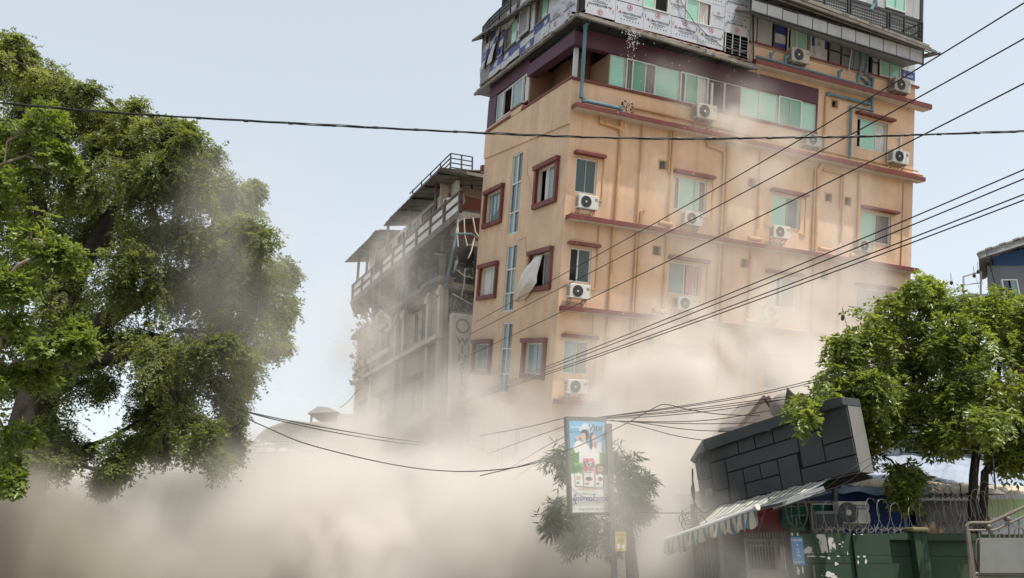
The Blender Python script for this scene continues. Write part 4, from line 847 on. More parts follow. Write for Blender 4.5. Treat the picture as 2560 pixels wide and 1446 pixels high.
for x0, x1 in ((2221.5, 2277), (2312, 2440)):
    wb(x0, x1, 1351, 1391, -.2, -.13, 'recessed_panel', GW); wb(x0, x1, 1392, None, -.2, -.135, 'recessed_panel', GW)
wb(2127, 2157, 1336, None, -.2, .07, 'pillar', GWD, bev=.01); wb(2278, 2294, 1330, None, -.2, .10, 'pillar', GW, bev=.01); wb(2294.5, 2311, 1330, None, -.2, .08, 'pillar', GW, bev=.01)
wb(1972, 2000, 1330, None, -.2, .05, 'pillar', GWD, bev=.01)
MB().box(wx(2274), wx(2314), WY - .16, WY + .3, wzz(1330), wzz(1319)).build('pillar_cap', GYW, GWALL, bevel=.03)
MB().box(wx(1970), wx(2010), WY - .12, WY + .3, wzz(1330), wzz(1317)).build('pillar_cap', GWD, GWALL, bevel=.03)
# poster remains and flaked paint, thin ragged patches
def patch(cx, cy, rx, ry, d, mt=PEEL, sd=0, n=14):
    r = random.Random(sd); pts = []
    for k in range(n):
        a = 6.283 * k / n; q = r.uniform(.45, 1.1); pts.append(Vector((wx(cx + rx * q * math.cos(a)), WY - d, wzz(cy + ry * q * math.sin(a)))))
    mb = MB(); c = Vector((wx(cx), WY - d, wzz(cy)))
    for k in range(n): mb.add([pts[k], pts[(k + 1) % n], c], [(0, 2, 1)])
    mb.build('flaked_patch', mt, GWALL)
for x0, x1, y1 in ((2001, 2034, 1384), (2035, 2064, 1383), (2069, 2085, 1382)): MB().box(wx(x0), wx(x1), WY - .006, WY - .001, wzz(y1), wzz(1336)).build('poster_remains', GWP, GWALL)
for i, (x, y, a, b) in enumerate([(2062, 1437, 13, 9), (2074, 1443, 10, 5), (2082, 1410, 5, 6), (2065, 1396, 5, 4), (2090, 1391, 5, 2.5), (2050, 1392, 9, 2), (2022, 1391, 14, 2), (2104, 1356, 3, 3), (2096, 1361, 4, 3), (2101, 1367, 2, 2), (2113, 1384, 1.5, 5), (2069, 1356, 2, 8), (2044, 1440, 3, 1.2)]): patch(x, y, a, b, .004, sd=i)
for i, (x, y, a, b) in enumerate([(2135, 1392, 4, 3), (2150, 1392, 5, 3), (2133, 1405, 3, 7), (2152, 1404, 4, 7), (2131, 1337, 4, 2), (2150, 1337, 4, 2)]): patch(x, y, a, b, .075, sd=40 + i)
for i, (x, y, a, b) in enumerate([(1978, 1336, 3, 6), (1991, 1336, 3, 6), (1984, 1428, 4, 12), (1995, 1425, 3, 12)]): patch(x, y, a, b, .055, sd=60 + i)
MB().box(wx(2021), wx(2025), WY - .05, WY - .004, 0, wzz(1413)).build('thin_post', LGS, GWALL)
# blue advertising plate on the pillar
BLU = M('blue_sign_plate', (.055, .20, .42), .5, .12, 3); WPR = M('white_print', (.62, .64, .66), .6, .05, 5)
sg = thing('plate_sign', 'narrow blue plate sign with white lettering on the first green pillar', 'sign', (wx(1987), WY - .065, wzz(1412)))
pw, ph = (wx(2002) - wx(1973)) / 2, wzz(1343) - wzz(1412)
MB().box(-pw, pw, -.012, 0, 0, ph).build('plate', BLU, sg)
def flat(body, size, x, z, par, mt, y=-.016, **k):
    o = link('lettering', text_mesh(body, size, [mt], 'lettering', extrude=.001, **k), par); o.matrix_local = Matrix.Translation((x, y, z)) @ Matrix.Rotation(math.pi / 2, 4, 'X'); return o
flat('HIKARI', .068, 0, ph - .06, sg, WPR); flat('■', .035, 0, ph - .15, sg, WPR)
for k, ch in enumerate(['ပျံ', 'ဟို', 'ကျ', 'း', 'ရာ']): flat(ch, .055, 0, ph - .22 - k * .058, sg, WPR)
flat('မန္တလေး', .04, 0, .05, sg, WPR)
# spikes on the wall top
SPK = M('rusty_grey_spike', (.20, .18, .165), .7, .3, 6, metal=.3)
mb = MB(); mb.bar((0, 0, 0), (0, 0, .13), .016, .012)
for s in (-1, 1): mb.bar((0, 0, .05), (s * .045, 0, .085), .012, .012, (0, 1, 0)); mb.bar((s * .045, 0, .085), (s * .06, 0, .12), .010, .010, (0, 1, 0))
mb.bar((0, 0, .13), (0, 0, .165), .008, .006)
first = mb.build('spike', SPK, GWALL); first.location = (wx(2040), WY + .08, zt)
x = 2054.5
while x < 2440:
    if not 2266 < x < 2316: link('spike', first.data, GWALL, (wx(x), WY + .08 + random.uniform(-.02, .02), zt)).rotation_euler = (0, random.uniform(-.08, .08), random.uniform(-.3, .3))
    x += random.uniform(14, 18)
# razor wire coils
RZ = M('razor_wire_steel', (.22, .215, .20), .5, .3, 8, metal=.5)
def coil(name, label, x0, x1, Y, r, turns, z0, seed):
    rg = random.Random(seed); mb = MB(); P = []; N = int(turns * 18)
    for i in range(N + 1):
        f = i / N; a = f * turns * 6.2832; rr = r * (1 + .18 * math.sin(f * 9 + seed) + .1 * math.sin(f * 31))
        P.append(Vector((x0 + (x1 - x0) * f + .8 * rr * math.cos(a), Y + .55 * rr * math.cos(a) + .03 * math.sin(f * 20), z0 + rr + rr * math.sin(a))))
    mb.tube(P, .0055, 4)
    t = thing(name, label, 'razor wire'); mb.build('wire', RZ, t)
    mb = MB()
    for i in range(0, N, 2):
        p = P[i]; d = (P[min(i + 1, N)] - p).normalized(); s_ = d.cross(Vector((rg.gauss(0, 1), rg.gauss(0, 1), rg.gauss(0, 1)))).normalized() * .024
        mb.add([p - d * .02 + s_, p + d * .02, p + d * .02 - s_ * .2], [(0, 1, 2)]); mb.add([p + d * .02 - s_, p - d * .02, p + s_ * .2], [(0, 1, 2)])
    tag(mb.build('barbs', RZ, t), kind='stuff'); return t
coil('razor_wire', 'looping razor wire coil along the green wall in front of the outdoor unit', wx(2030), wx(2285), WY + .35, .28, 9, zt + .02, 1)
coil('razor_wire', 'razor wire coil on the wall top between the mossy pillar cap and the tree trunk', wx(2300), wx(2420), WY + .3, .26, 4, zt + .02, 5)
coil('razor_wire', 'dense tangle of razor wire over the steel gate at the tree foot', wx(2400), wx(2580), WY + .4, .36, 13, zt + .12, 8)
# round wire basket leaning behind the pillar
t = thing('wire_basket', 'rusty round wire guard with crossed rods behind the first green pillar', 'wire guard', at(1995, 1320, 16.9))
mb = MB(); P = [(.22 * math.cos(a), 0, .33 + .33 * math.sin(a)) for a in np.linspace(0, 6.2832, 25)]; mb.tube(P, .016, 6); mb.build('rim', SPK, t)
for a in (-.1, .05): 
    mb = MB(); mb.tube([(a, 0, .05), (a, -.02, .62)], .006, 4); mb.build('rod', RZ, t)
for z in (.22, .40, .52):
    mb = MB(); mb.tube([(-.2, 0, z), (.2, -.01, z + .03)], .006, 4); mb.build('rod', RZ, t)
mb = MB(); mb.bar((0, .05, -.9), (0, .05, .2), .03, .03); mb.bar((0, .05, -1.98), (0, .05, -.9), .03, .03); mb.build('stake', SPK, t)
# timber stakes and dark crate behind the wire
mb = MB(); mb.bar(at(2020, 1330, 16.95) - Zv * 1.9, at(2026, 1265, 17), .05, .04); tag(mb.build('timber_stake', M('grey_timber', (.14, .11, .085), .9, .3, 6)), 'thin weathered stake standing between the wire guard and the razor wire', 'stake')
t = thing('metal_cabinet', 'dark grey metal cabinet behind the coils, left of the outdoor unit on the wall', 'cabinet', (at(2078, 1335, 18.0).x, 18.0, 0))
hz = at(2078, 1278, 18.0).z; MB().box(-.3, .3, 0, .4, 0, hz).build('body', SHEETD, t, bevel=.01); MB().box(-.27, .27, -.02, -.003, .1, hz - .06).build('door', ACG, t)
# --- big outdoor unit with maker's name
acp = at(2139, 1310, 18.0)
t = thing('air_conditioner', 'large cream outdoor unit with spinning fan guard above the green wall, in front of the blue board', 'air conditioner', (acp.x, acp.y, acp.z), group=None)
W2, H2 = (at(2172, 1310, 18).x - at(2097, 1310, 18).x) / 2, at(0, 1254, 18).z - acp.z
t['label'] = 'large cream outdoor unit above the green wall, in front of the blue board'
MB().box(-W2, W2, 0, .34, 0, H2).build('casing', M('cream_ac_casing', (.66, .63, .54), .55, .12, 3, streak=.25), t, bevel=.02)
cx, r = -W2 * .42, H2 * .46
mb = MB(); N = 28
for i in range(N): mb.add([(cx, -.005, H2 / 2), (cx + r * math.cos(6.2832 * i / N), -.005, H2 / 2 + r * math.sin(6.2832 * i / N)), (cx + r * math.cos(6.2832 * (i + 1) / N), -.005, H2 / 2 + r * math.sin(6.2832 * (i + 1) / N))], [(0, 1, 2)])
gr = mb.build('fan_opening', ACG, t)
for k in range(5):
    a = k * 1.2566 + .3; mb = MB(); c = Vector((cx, -.02, H2 / 2)); mb.quad(c, c + Vector((r * .8 * math.cos(a), .0, r * .8 * math.sin(a))), c + Vector((r * .85 * math.cos(a + .5), .012, r * .85 * math.sin(a + .5))), c + Vector((r * .5 * math.cos(a + .7), .012, r * .5 * math.sin(a + .7)))); mb.build('fan_blade', M('dusty_fan_blade', (.15, .14, .13), .6, .2, 5) if k == 0 else bpy.data.materials['dusty_fan_blade'], gr)
mb = MB()
for q in (.3, .5, .7, .87, 1.0): mb.tube([(cx + r * q * math.cos(a), -.035, H2 / 2 + r * q * math.sin(a)) for a in np.linspace(0, 6.2832, 25)], .004, 4)
for k in range(16): mb.bar((cx, -.035, H2 / 2), (cx + r * math.cos(k * .3927), -.035, H2 / 2 + r * math.sin(k * .3927)), .006, .006)
mb.build('fan_guard', SHEETD, gr); mb = MB(); mb.tube([(cx, -.03, H2 / 2), (cx, -.045, H2 / 2)], .06, 14); mb.build('hub', ACW, gr)
flat('MITSUBISHI', .055, W2 * .52, H2 * .80, t, INK, y=-.006)
mb = MB()
for a in (90, 210, 330):
    c = Vector((W2 * .10, -.004, H2 * .81)) + Vector((.022 * math.cos(math.radians(a)), 0, .022 * math.sin(math.radians(a)))); d = Vector((math.cos(math.radians(a)), 0, math.sin(math.radians(a)))) * .022; e_ = Vector((-d.z, 0, d.x)) * .55
    mb.quad(c - d, c + e_, c + d, c - e_)
mb.build('emblem', INKR, t)
MB().box(W2 * .18, W2 * .86, -.005, -.001, H2 * .64, H2 * .71).build('badge', FILMB, t); flat('INVERTER', .03, W2 * .52, H2 * .675, t, WPR, y=-.008)
mb = MB(); mb.box(W2 + .002, W2 + .03, .05, .3, H2 * .12, H2 * .5); mb.box(W2 + .002, W2 + .05, .08, .28, H2 * .62, H2 * .9); mb.build('valve_cover', ACW, t)
mb = MB()
for s in (-.8, .8):
    for y in (.04, .3): mb.bar((s * W2, y, -acp.z), (s * W2, y, -.002), .04, .04)
mb.bar((-W2, .04, -.03), (W2, .04, -.03), .04, .04); mb.build('stand', SPK, t)
# --- blue shed, grey wall, dark eave, sheet roofs behind the wall
BLW = M('blue_board', (.018, .055, .19), .7, .2, 1.5, streak=.3); GYWALL = M('grey_cement_wall', (.13, .13, .125), .9, .3, 1.2, base2=(.07, .07, .065), thr=(.55, 2.), streak=.3)
TARP = M('blue_tarp', (.13, .19, .28), .6, .25, 2); SHR2 = M('sun_bleached_sheet', (.40, .345, .26), .75, .15, 1.5, streak=.2); BLUER = M('pale_blue_sheet_roof', (.25, .285, .35), .6, .15, 1.0, base2=(.18, .22, .295), thr=(.54, .9), bump=.15, bscale=2)
HSE = thing('shed', 'blue boarded shed with bleached sheet roof and blue tarp edge behind the green wall', 'shed')
mb = MB(); wallbox(mb, 2096, 2282, 1216, 19.2, .1); mb.build('wall', BLW, HSE)
mb = MB(); mb.bar(at(2262, 1330, 18.9) - Zv * 1.8, at(2254, 1240, 18.9), .07, .07); mb.build('corner_post', TARP, HSE)
mb = MB(); wallbox(mb, 2283, 2440, 1252, 19.0, .12); mb.build('cement_wall', GYWALL, HSE)
n = 30; mb = MB()
for i in range(n):
    f0, f1 = i / n, (i + 1) / n; L0 = lambda f: at(2096 + (2330 - 2096) * f, 1212 + 18 * f + 3 * math.sin(f * 14), 18.6); L1 = lambda f: at(2096 + (2330 - 2096) * f, 1229 + 14 * f + 4 * math.sin(f * 17 + 1), 18.35)
    mb.quad(L1(f0), L1(f1), L0(f1), L0(f0)); mb.quad(L0(f0), L0(f1), at(2096 + 234 * f1, 1211 + 18 * f1, 19.3), at(2096 + 234 * f0, 1211 + 18 * f0, 19.3))
o = mb.build('tarp_edge', TARP, HSE); q = o.modifiers.new('thickness', 'SOLIDIFY'); q.thickness = .01
mb = MB(); nn = 40
def slope(x, y, Y): return at(x, y, Y)
for i in range(nn):
    x0, x1 = 2112 + (2620 - 2112) * i / nn, 2112 + (2620 - 2112) * (i + 1) / nn; k = .03 * math.sin(i * 1.9)
    mb.slab([slope(x0, 1213 + 22 * min(1, (x0 - 2112) / 220), 18.7) + Zv * k, slope(x1, 1213 + 22 * min(1, (x1 - 2112) / 220), 18.7) - Zv * k, slope(x1, 1196 + (x1 - 2112) * .05, 19.6), slope(x0, 1196 + (x0 - 2112) * .05, 19.6)], (0, 0, .02))
mb.build('sheet_roof', SHR2, HSE)
mb = MB(); n = 26
for i in range(n):
    x0, x1 = 2283 + 170 * i / n, 2283 + 170 * (i + 1) / n; z = .03 * (i % 2)
    mb.slab([at(x0, 1246, 18.4) + Zv * z, at(x1, 1246, 18.4) + Zv * z, at(x1, 1232, 19.3) + Zv * z, at(x0, 1232, 19.3) + Zv * z], (0, 0, .025))
mb.build('dark_eave', STEEL, HSE)
UPH = thing('house', 'pale blue house with louvred windows and crumpled sheet roof behind the right tree', 'house')
WHB = M('pale_blue_wall', (.46, .51, .56), .85, .12, 1, streak=.25)
mb = MB(); nn = 28; mm = 6
for i in range(nn + 1):
    for j in range(mm + 1):
        f, g = i / nn, j / mm; p = at(2112 + 520 * f, (1198 + 26 * f) + (1128 + 22 * f - 1198 - 26 * f) * g, 19.7 + 3.2 * g); mb.v.append(tuple(p + Zv * (.05 * math.sin(f * 37 + g * 3) * math.sin(g * 5 + f * 11))))
for i in range(nn):
    for j in range(mm): a = i * (mm + 1) + j; mb.f.append((a, a + mm + 1, a + mm + 2, a + 1)); mb.m.append(0)
o = mb.build('sheet_roof', BLUER, UPH); q = o.modifiers.new('thickness', 'SOLIDIFY'); q.thickness = .02
a, b = at(2105, 1150, 23), at(2640, 1150, 23); zt2 = at(0, 1000, 23).z
MB().box(a.x, b.x, 23, 30, 0, zt2).build('wall', WHB, UPH)
for x0, x1, y0, y1 in ((2262, 2298, 1082, 1148), (2400, 2432, 1100, 1146), (2500, 2560, 1085, 1146)):
    a, b = at(x0, y1, 22.95), at(x1, y0, 22.95); mb = MB(); t_ = .05
    mb.box(a.x - t_, a.x, 22.86, 22.98, a.z - t_, b.z + t_); mb.box(b.x, b.x + t_, 22.86, 22.98, a.z - t_, b.z + t_); mb.box(a.x, b.x, 22.86, 22.98, b.z, b.z + t_); mb.box(a.x, b.x, 22.86, 22.98, a.z - t_, a.z)
    o = mb.build('louvre_window', WHB, UPH); k = int((b.z - a.z) / .14)
    for i in range(k): 
        z = a.z + (i + .5) * (b.z - a.z) / k; mb = MB(); mb.bar((a.x, 22.92, z), (b.x, 22.92, z), .10, .012, (0, -.6, 1)); mb.build('slat', LGS, o)
    MB().box(a.x, b.x, 22.975, 22.985, a.z, b.z).build('dark_gap', DARK, o)
mb = MB(); mb.slab([at(2090, 1012, 22.2), at(2650, 1012, 22.2), at(2650, 960, 27), at(2090, 960, 27)], (0, 0, .1)); mb.build('roof', RUSTY, UPH)
t = thing('green_board', 'bright pale green board in the sun beyond the steel gate', 'board')
fbx(MB(), 2470, 1248, 2580, 1292, 20.4, .06).build('panel', M('pale_green_board', (.36, .50, .26), .8, .1, 2), t)
mb = MB()
for x in (2475, 2570): p = at(x, 1292, 20.43); mb.bar((p.x, 20.5, 0), (p.x, 20.5, p.z), .06, .06)
mb.build('leg', SPK, t)
# --- far right tall house
THW = M('slate_wall', (.16, .175, .20), .85, .2, .8, streak=.3); THB = M('blue_upper_wall', (.025, .07, .18), .8, .2, 1)
t = thing('house', 'tall grey and dark blue house at the right edge with overhanging corrugated roof', 'house')
TY = 27.
a, b = at(2463, 640, TY), at(2760, 640, TY); bk = Vector((1.35, 2.4, 0)); hp = lambda dx, z: Vector((a.x + dx, TY, z))
MB().slab([hp(0, 0), hp(4, 0), hp(4, at(0, 665, TY).z), hp(0, at(0, 665, TY).z)], bk).build('wall', THW, t)
MB().slab([hp(.25, at(0, 665, TY).z + .003), hp(4, at(0, 665, TY).z + .003), hp(4, at(0, 585, TY).z), hp(.25, at(0, 640, TY).z)], bk * .95).build('upper_wall', THB, t)
mb = MB(); p0 = at(2446, 634, TY - 1.0); n = 20
for i in range(n):
    f0, f1 = i / n, (i + 1) / n; z = .03 * (i % 2); q0, q1 = p0 + Vector((5 * f0, 0, 1.7 * f0 + z)), p0 + Vector((5 * f1, 0, 1.7 * f1 + z)); mb.slab([q0, q1, q1 + Vector((1.95, 3.4, .15)), q0 + Vector((1.95, 3.4, .15))], (0, 0, .06))
mb.build('roof', RUSTY, t); mb = MB(); mb.bar(at(2446, 640, TY - .9), at(2446, 640, TY - .9) + Vector((5, 0, 1.55)), .1, .2); mb.build('fascia', SHEETD, t)
mb = MB(); P = [at(2409, 692, TY), at(2409, 735, TY), at(2452, 680, TY), at(2452, 735, TY)]
mb.bar(P[0], P[1], .05, .05); mb.bar(P[2], P[3], .05, .05); mb.bar(P[0], P[2], .05, .05); mb.bar(P[0].lerp(P[1], .5), P[2].lerp(P[3], .5), .03, .03); mb.slab([at(2405, 735, TY), at(2470, 735, TY), at(2470, 735, TY) + Vector((0, 2, 0)), at(2405, 735, TY) + Vector((0, 2, 0))], (0, 0, -.15)); mb.build('balcony_railing', GREYM, t)
o = window(lambda u, w_, d=0.: Vector((u, TY - d, w_)), at(2500, 700, TY).x, at(2540, 700, TY).x, at(0, 760, TY).z, at(0, 700, TY).z, [(0, .5, 'DT'), (.5, 1, 'T')], t, d=.05)
# --- collapsed roofs behind the box
t = thing('collapsed_roof', 'brown collapsed roof end leaning behind the dark box, veiled in dust', 'roof')
fb = lambda pts, Y: [at(x, y, Y) for x, y in pts]
RFB = M('dusty_brown_roof', (.22, .19, .165), .9, .25, 1.2)
MB().slab(fb([(1835, 1085), (1862, 1042), (1895, 1010), (1912, 992), (1935, 1030), (1955, 1085)], 21), (0, 2.5, .2)).build('gable', RFB, t)
mb = MB(); mb.bar(at(1915, 993, 20.6), at(1936, 1025, 20.6), .16, .12); mb.bar(at(1912, 992, 20.6), at(1835, 1085, 20.6), .1, .1); mb.build('rafter', BRN, t)
mb = MB(); mb.slab(fb([(1804, 1070), (1850, 1066), (1850, 1075), (1802, 1078)], 20), (0, .3, 0)); mb.build('beam', LGS, t)
t = thing('water_tank', 'rounded brown tank lying behind the dark box beside the curled roof sheet', 'tank', at(1965, 1020, 19.4))
mb = MB()
for j in range(9):
    for i in range(18): a, b = 6.2832 * i / 18, math.pi * j / 8; mb.v.append((.38 * math.sin(b) * math.cos(a), .38 * math.sin(b) * math.sin(a), .36 * math.cos(b) + (.0)))
for j in range(8):
    for i in range(18): mb.f.append((j * 18 + i, j * 18 + (i + 1) % 18, j * 18 + 18 + (i + 1) % 18, j * 18 + 18 + i)); mb.m.append(0)
mb.build('body', RFB, t, smooth=True)
mb = MB(); mb.bar((0, 0, -.36), (0, 0, -t.location.z), .5, .5); mb.build('stand', DCONC, t)
mb = MB(); cs = [(1968, 972), (1985, 988), (2003, 998), (2025, 1003), (2050, 998)]
for i in range(4):
    p, q = at(*cs[i], 17.2), at(*cs[i + 1], 17.2); mb.slab([p, q, q + Vector((.15, 1.2, -.25)), p + Vector((.25, 1.2, -.35 + .1 * i))], (0, 0, .03))
tag(mb.build('roof_sheet', RUSTY), 'curled corrugated roof sheet standing up over the top of the dark box', 'roof sheet')
# --- iron gate left of the pillar, dusty
t = thing('iron_gate', 'dusty barred iron gate with rings between shop front and blue plate sign', 'gate')
IRO = M('dusty_iron', (.25, .225, .20), .7, .2, 5)
gy = 16.9; gx = lambda x: at(x, 1380, gy).x; gz = lambda y: at(1900, y, gy).z
for y0, y1 in ((1349, 1353), (1364, 1367), (1424, 1430)): MB().box(gx(1862), gx(1974), gy, gy + .04, gz(y1), gz(y0)).build('rail', IRO, t)
for x in (1862, 1936, 1970): MB().box(gx(x), gx(x + 6), gy - .02, gy + .06, 0, gz(1346)).build('post', IRO, t)
k = 0
for x in np.arange(1870, 1970, 7.4):
    mb = MB(); mb.tube([(gx(x), gy + .02, gz(1345)), (gx(x), gy + .02, gz(1338)), (gx(x), gy + .02, gz(1329))], [.012, .018, .002], 5); mb.tube([(gx(x), gy + .02, .15), (gx(x), gy + .02, gz(1346))], .011, 5); mb.build('bar', IRO, t)
for x in np.arange(1872, 1972, 13.5):
    mb = MB(); mb.tube([(gx(x) + .05 * math.cos(a), gy + .02, gz(1358.5) + .05 * math.sin(a)) for a in np.linspace(0, 6.2832, 13)], .009, 5); mb.build('ring', IRO, t)
MB().box(gx(1866), gx(1972), gy + .03, gy + .05, .1, gz(1431)).build('base_plate', IRO, t)
# --- steel gate on the right edge
STG = M('aged_cream_steel', (.13, .113, .088), .55, .2, 5, metal=.1); PLT = M('grey_gate_plate', (.155, .16, .152), .7, .15, 1.5, streak=.3)
gy2 = 14.6; G = lambda x, y: at(x, y, gy2)
t = thing('steel_gate', 'cream tubular steel gate with stepped top and grey plate at the right edge', 'gate')
mb = MB(); mb.tube([G(2431, 1560), G(2424, 1400), G(2418, 1330), G(2416, 1316), G(2421, 1309), G(2430, 1307.5), G(2474, 1307.5), G(2482, 1304), G(2620, 1240)], .029, 9); mb.build('frame', STG, t)
mb = MB(); mb.tube([G(2420, 1326), G(2484, 1326), G(2495, 1322), G(2620, 1262)], .022, 7); mb.build('top_rail', STG, t)
mb = MB(); mb.tube([G(2434, 1434), G(2640, 1436)], .03, 7); mb.tube([G(2436, 1444), G(2640, 1447)], .02, 7); mb.build('bottom_rail', STG, t)
mb = MB(); p = G(2428, 1446); mb.bar(Vector((p.x, p.y, 0)), G(2419, 1330), .06, .06); mb.build('hinge_post', STG, t)
for x in (2448, 2473, 2498, 2523, 2548, 2573, 2598):
    mb = MB(); yt = 1326 if x < 2490 else 1326 - (x - 2490) * .48; mb.tube([G(x, 1434), G(x, yt)], .014, 6); mb.build('bar', STG, t)
for x, yc in ((2500, 1345), (2548, 1330)):
    mb = MB(); mb.tube([G(x - 11, 1434), G(x - 11, yc)] + [G(x - 11 * math.cos(a), yc - 12 * math.sin(a)) for a in np.linspace(.3, 2.84, 7)] + [G(x + 11, yc), G(x + 11, 1434)], .013, 6); mb.build('hoop', STG, t)
mb = MB(); mb.tube([G(2452, 1346), G(2443, 1350), G(2440, 1360), G(2440, 1400), G(2444, 1411), G(2453, 1415)], .013, 6); mb.build('handle_loop', STG, t)
for x, y in ((2470, 1317), (2518, 1298)):
    mb = MB(); c = G(x, y) - Vector((0, .03, 0)); mb.tube([c + Vector((0, .06, 0)), c - Vector((0, .02, 0)), c - Vector((0, .04, 0))], [.045, .04, .015], 10); mb.build('knob', STG, t)
fbx(MB(), 2450, 1345, 2640, 1433, gy2 - .05, .012).build('plate', PLT, t)
fbx(MB(), 2434, 1396, 2450, 1430, gy2 + .03, .012).build('plate', STG, t)
# lamp with conical shade hung from the tree
t = thing('hanging_lamp', 'lamp with dusty conical shade hanging on a rod right of the tree trunk', 'lamp', at(2492, 1237, 16.4))
mb = MB(); N = 16
for j, (r, z) in enumerate(((.15, 0), (.145, .02), (.06, .085), (.025, .11), (.022, .17))):
    for i in range(N): mb.v.append((r * math.cos(6.2832 * i / N), r * math.sin(6.2832 * i / N), z))
for j in range(4):
    for i in range(N): mb.f.append((j * N + i, j * N + (i + 1) % N, j * N + N + (i + 1) % N, j * N + N + i)); mb.m.append(0)
mb.build('shade', M('dusty_lamp_shade', (.13, .125, .11), .7, .25, 5), t); mb = MB(); mb.tube([(0, 0, .17), (.06, 0, .82)], .016, 6); mb.build('rod', STEEL, t); mb = MB(); mb.tube([(0, 0, .17), (-.04, .0, .4), (-.11, 0, .85)], .007, 5); mb.build('cord', STEEL, t)
t = thing('antenna', 'thin metal aerial standing on the dark eave beside the tree trunk', 'aerial', at(2403, 1236, 18.6))
mb = MB(); mb.tube([(0, 0, -.1), (.01, 0, .24)], .012, 5); mb.build('mast', STEEL, t); mb = MB(); mb.tube([(-.42, 0, .26), (.02, 0, .20)], .006, 4); mb.tube([(-.3, 0, .05), (-.15, 0, .18), (0, 0, .2)], .005, 4); mb.tube([(.02, 0, .17), (.18, 0, .1)], .005, 4); mb.build('element', RZ, t)
# dry plant litter on the wall
mb = MB(); rg = random.Random(9)
for k in range(60):
    c = Vector((wx(rg.uniform(2312, 2350)), WY + rg.uniform(.02, .2), zt)); d = Vector((rg.gauss(0, .08), rg.gauss(0, .05), abs(rg.gauss(.05, .06)))); s_ = Vector((d.z, 0, -d.x)) * .25; mb.quad(c, c + d * .5 + s_, c + d, c + d * .5 - s_)
tag(mb.build('dry_leaves', M('dry_leaf', (.22, .16, .10), .9, .3, 8)), 'dry leaf litter on the wall top right of the mossy pillar cap', 'leaves', kind='stuff')
# --- poster light box on its pole
PY = 17.0
c0, c1, c2, c3 = (1426, 1283), (1527, 1291), (1533, 1049), (1426, 1036)
L_, R_ = at(1426, 1160, PY), at(1531, 1170, PY)
ang = -.16
BB = thing('poster_sign', 'tall poster light box for snack packets on a pole in the dusty street', 'sign', mat=Matrix.Translation(at(1478, 1288, PY)) @ Matrix.Rotation(-.02, 4, 'Y') @ Matrix.Rotation(.35, 4, 'Z'))
hw = (R_.x - L_.x) / 2 / math.cos(.35); H = at(0, 1042, PY).z - at(0, 1288, PY).z
GF = M('grey_sign_frame', (.13, .125, .115), .6, .2, 4)
MB().box(-hw, hw, 0, .16, 0, H).build('light_box', GF, BB, bevel=.01)
PW = hw - .05; PT = H - .10
def prt(c): return M('poster_print', c, .6, .05, 3)
PSKY, PSKY2, PGR, PGR2, PWH, PSK, PHR, PPK, PGP, PBR, PBL = prt((.16, .36, .52)), prt((.42, .58, .66)), prt((.12, .24, .06)), prt((.06, .14, .04)), prt((.66, .66, .63)), prt((.52, .36, .27)), prt((.045, .035, .035)), prt((.58, .17, .22)), prt((.10, .34, .08)), prt((.13, .035, .03)), prt((.13, .12, .22))
lay = [0]
def pp(pts, mt, name='poster_print'):
    lay[0] += 1; d = -.003 - .0006 * lay[0]; o = MB().poly([(x * PW, d, .05 + y * (PT - .05)) for x, y in pts]).build(name, mt, BB); return d
pp([(-1, 0), (1, 0), (1, 1), (-1, 1)], PWH); pp([(-1, .60), (1, .55), (1, 1), (-1, 1)], PSKY)
pp([(-1, .66), (-.4, .74), (.2, .72), (1, .80), (1, .55), (-1, .58)], PSKY2); pp([(-.5, .90), (-.2, .98), (.2, .97), (.4, .90), (.1, .86), (-.2, .87)], PSKY2)
pp([(-1, .42), (1, .40), (1, .64), (.5, .66), (0, .62), (-.55, .66), (-1, .70)], PGR)
for k in range(5): pp([(-1, .44 + k * .045), (-.42, .62 + k * .012), (-.42, .612 + k * .012), (-1, .42 + k * .045)], PGR2)
# two young people drinking, flat and plain
pp([(-.85, .70), (-.62, .79), (-.4, .77), (-.15, .76), (.12, .70), (.18, .44), (-.55, .44), (-.52, .66), (-.7, .64)], PWH); pp([(-.78, .70), (-.6, .785), (-.52, .77), (-.6, .66)], PWH)
pp([(.12, .70), (.3, .73), (.46, .72), (.62, .64), (.56, .5), (.5, .40), (.1, .42)], PWH)
def blob(cx, cy, rx, ry, mt, n=16, a0=0, a1=6.2832): pp([(cx + rx * math.cos(a0 + (a1 - a0) * k / n), cy + ry * math.sin(a0 + (a1 - a0) * k / n)) for k in range(n)], mt)
blob(-.12, .845, .20, .062, PHR); blob(-.24, .825, .13, .058, PSK); pp([(-.25, .78), (-.12, .80), (-.10, .755), (-.22, .75)], PSK); pp([(-.36, .86), (-.3, .895), (-.1, .91), (.02, .88), (-.1, .865), (-.25, .872)], PHR)
blob(.26, .80, .17, .075, PHR); pp([(.12, .80), (.08, .70), (.16, .68), (.3, .74), (.4, .69), (.44, .78)], PHR); blob(.33, .805, .11, .052, PSK); pp([(.26, .76), (.36, .77), (.36, .72), (.26, .73)], PSK)
pp([(-.62, .82), (-.35, .835), (-.35, .82), (-.62, .80)], PSK); blob(-.62, .81, .10, .03, PSK); blob(.48, .735, .06, .03, PSK); pp([(.48, .74), (.40, .79), (.43, .80), (.53, .75)], PSK)
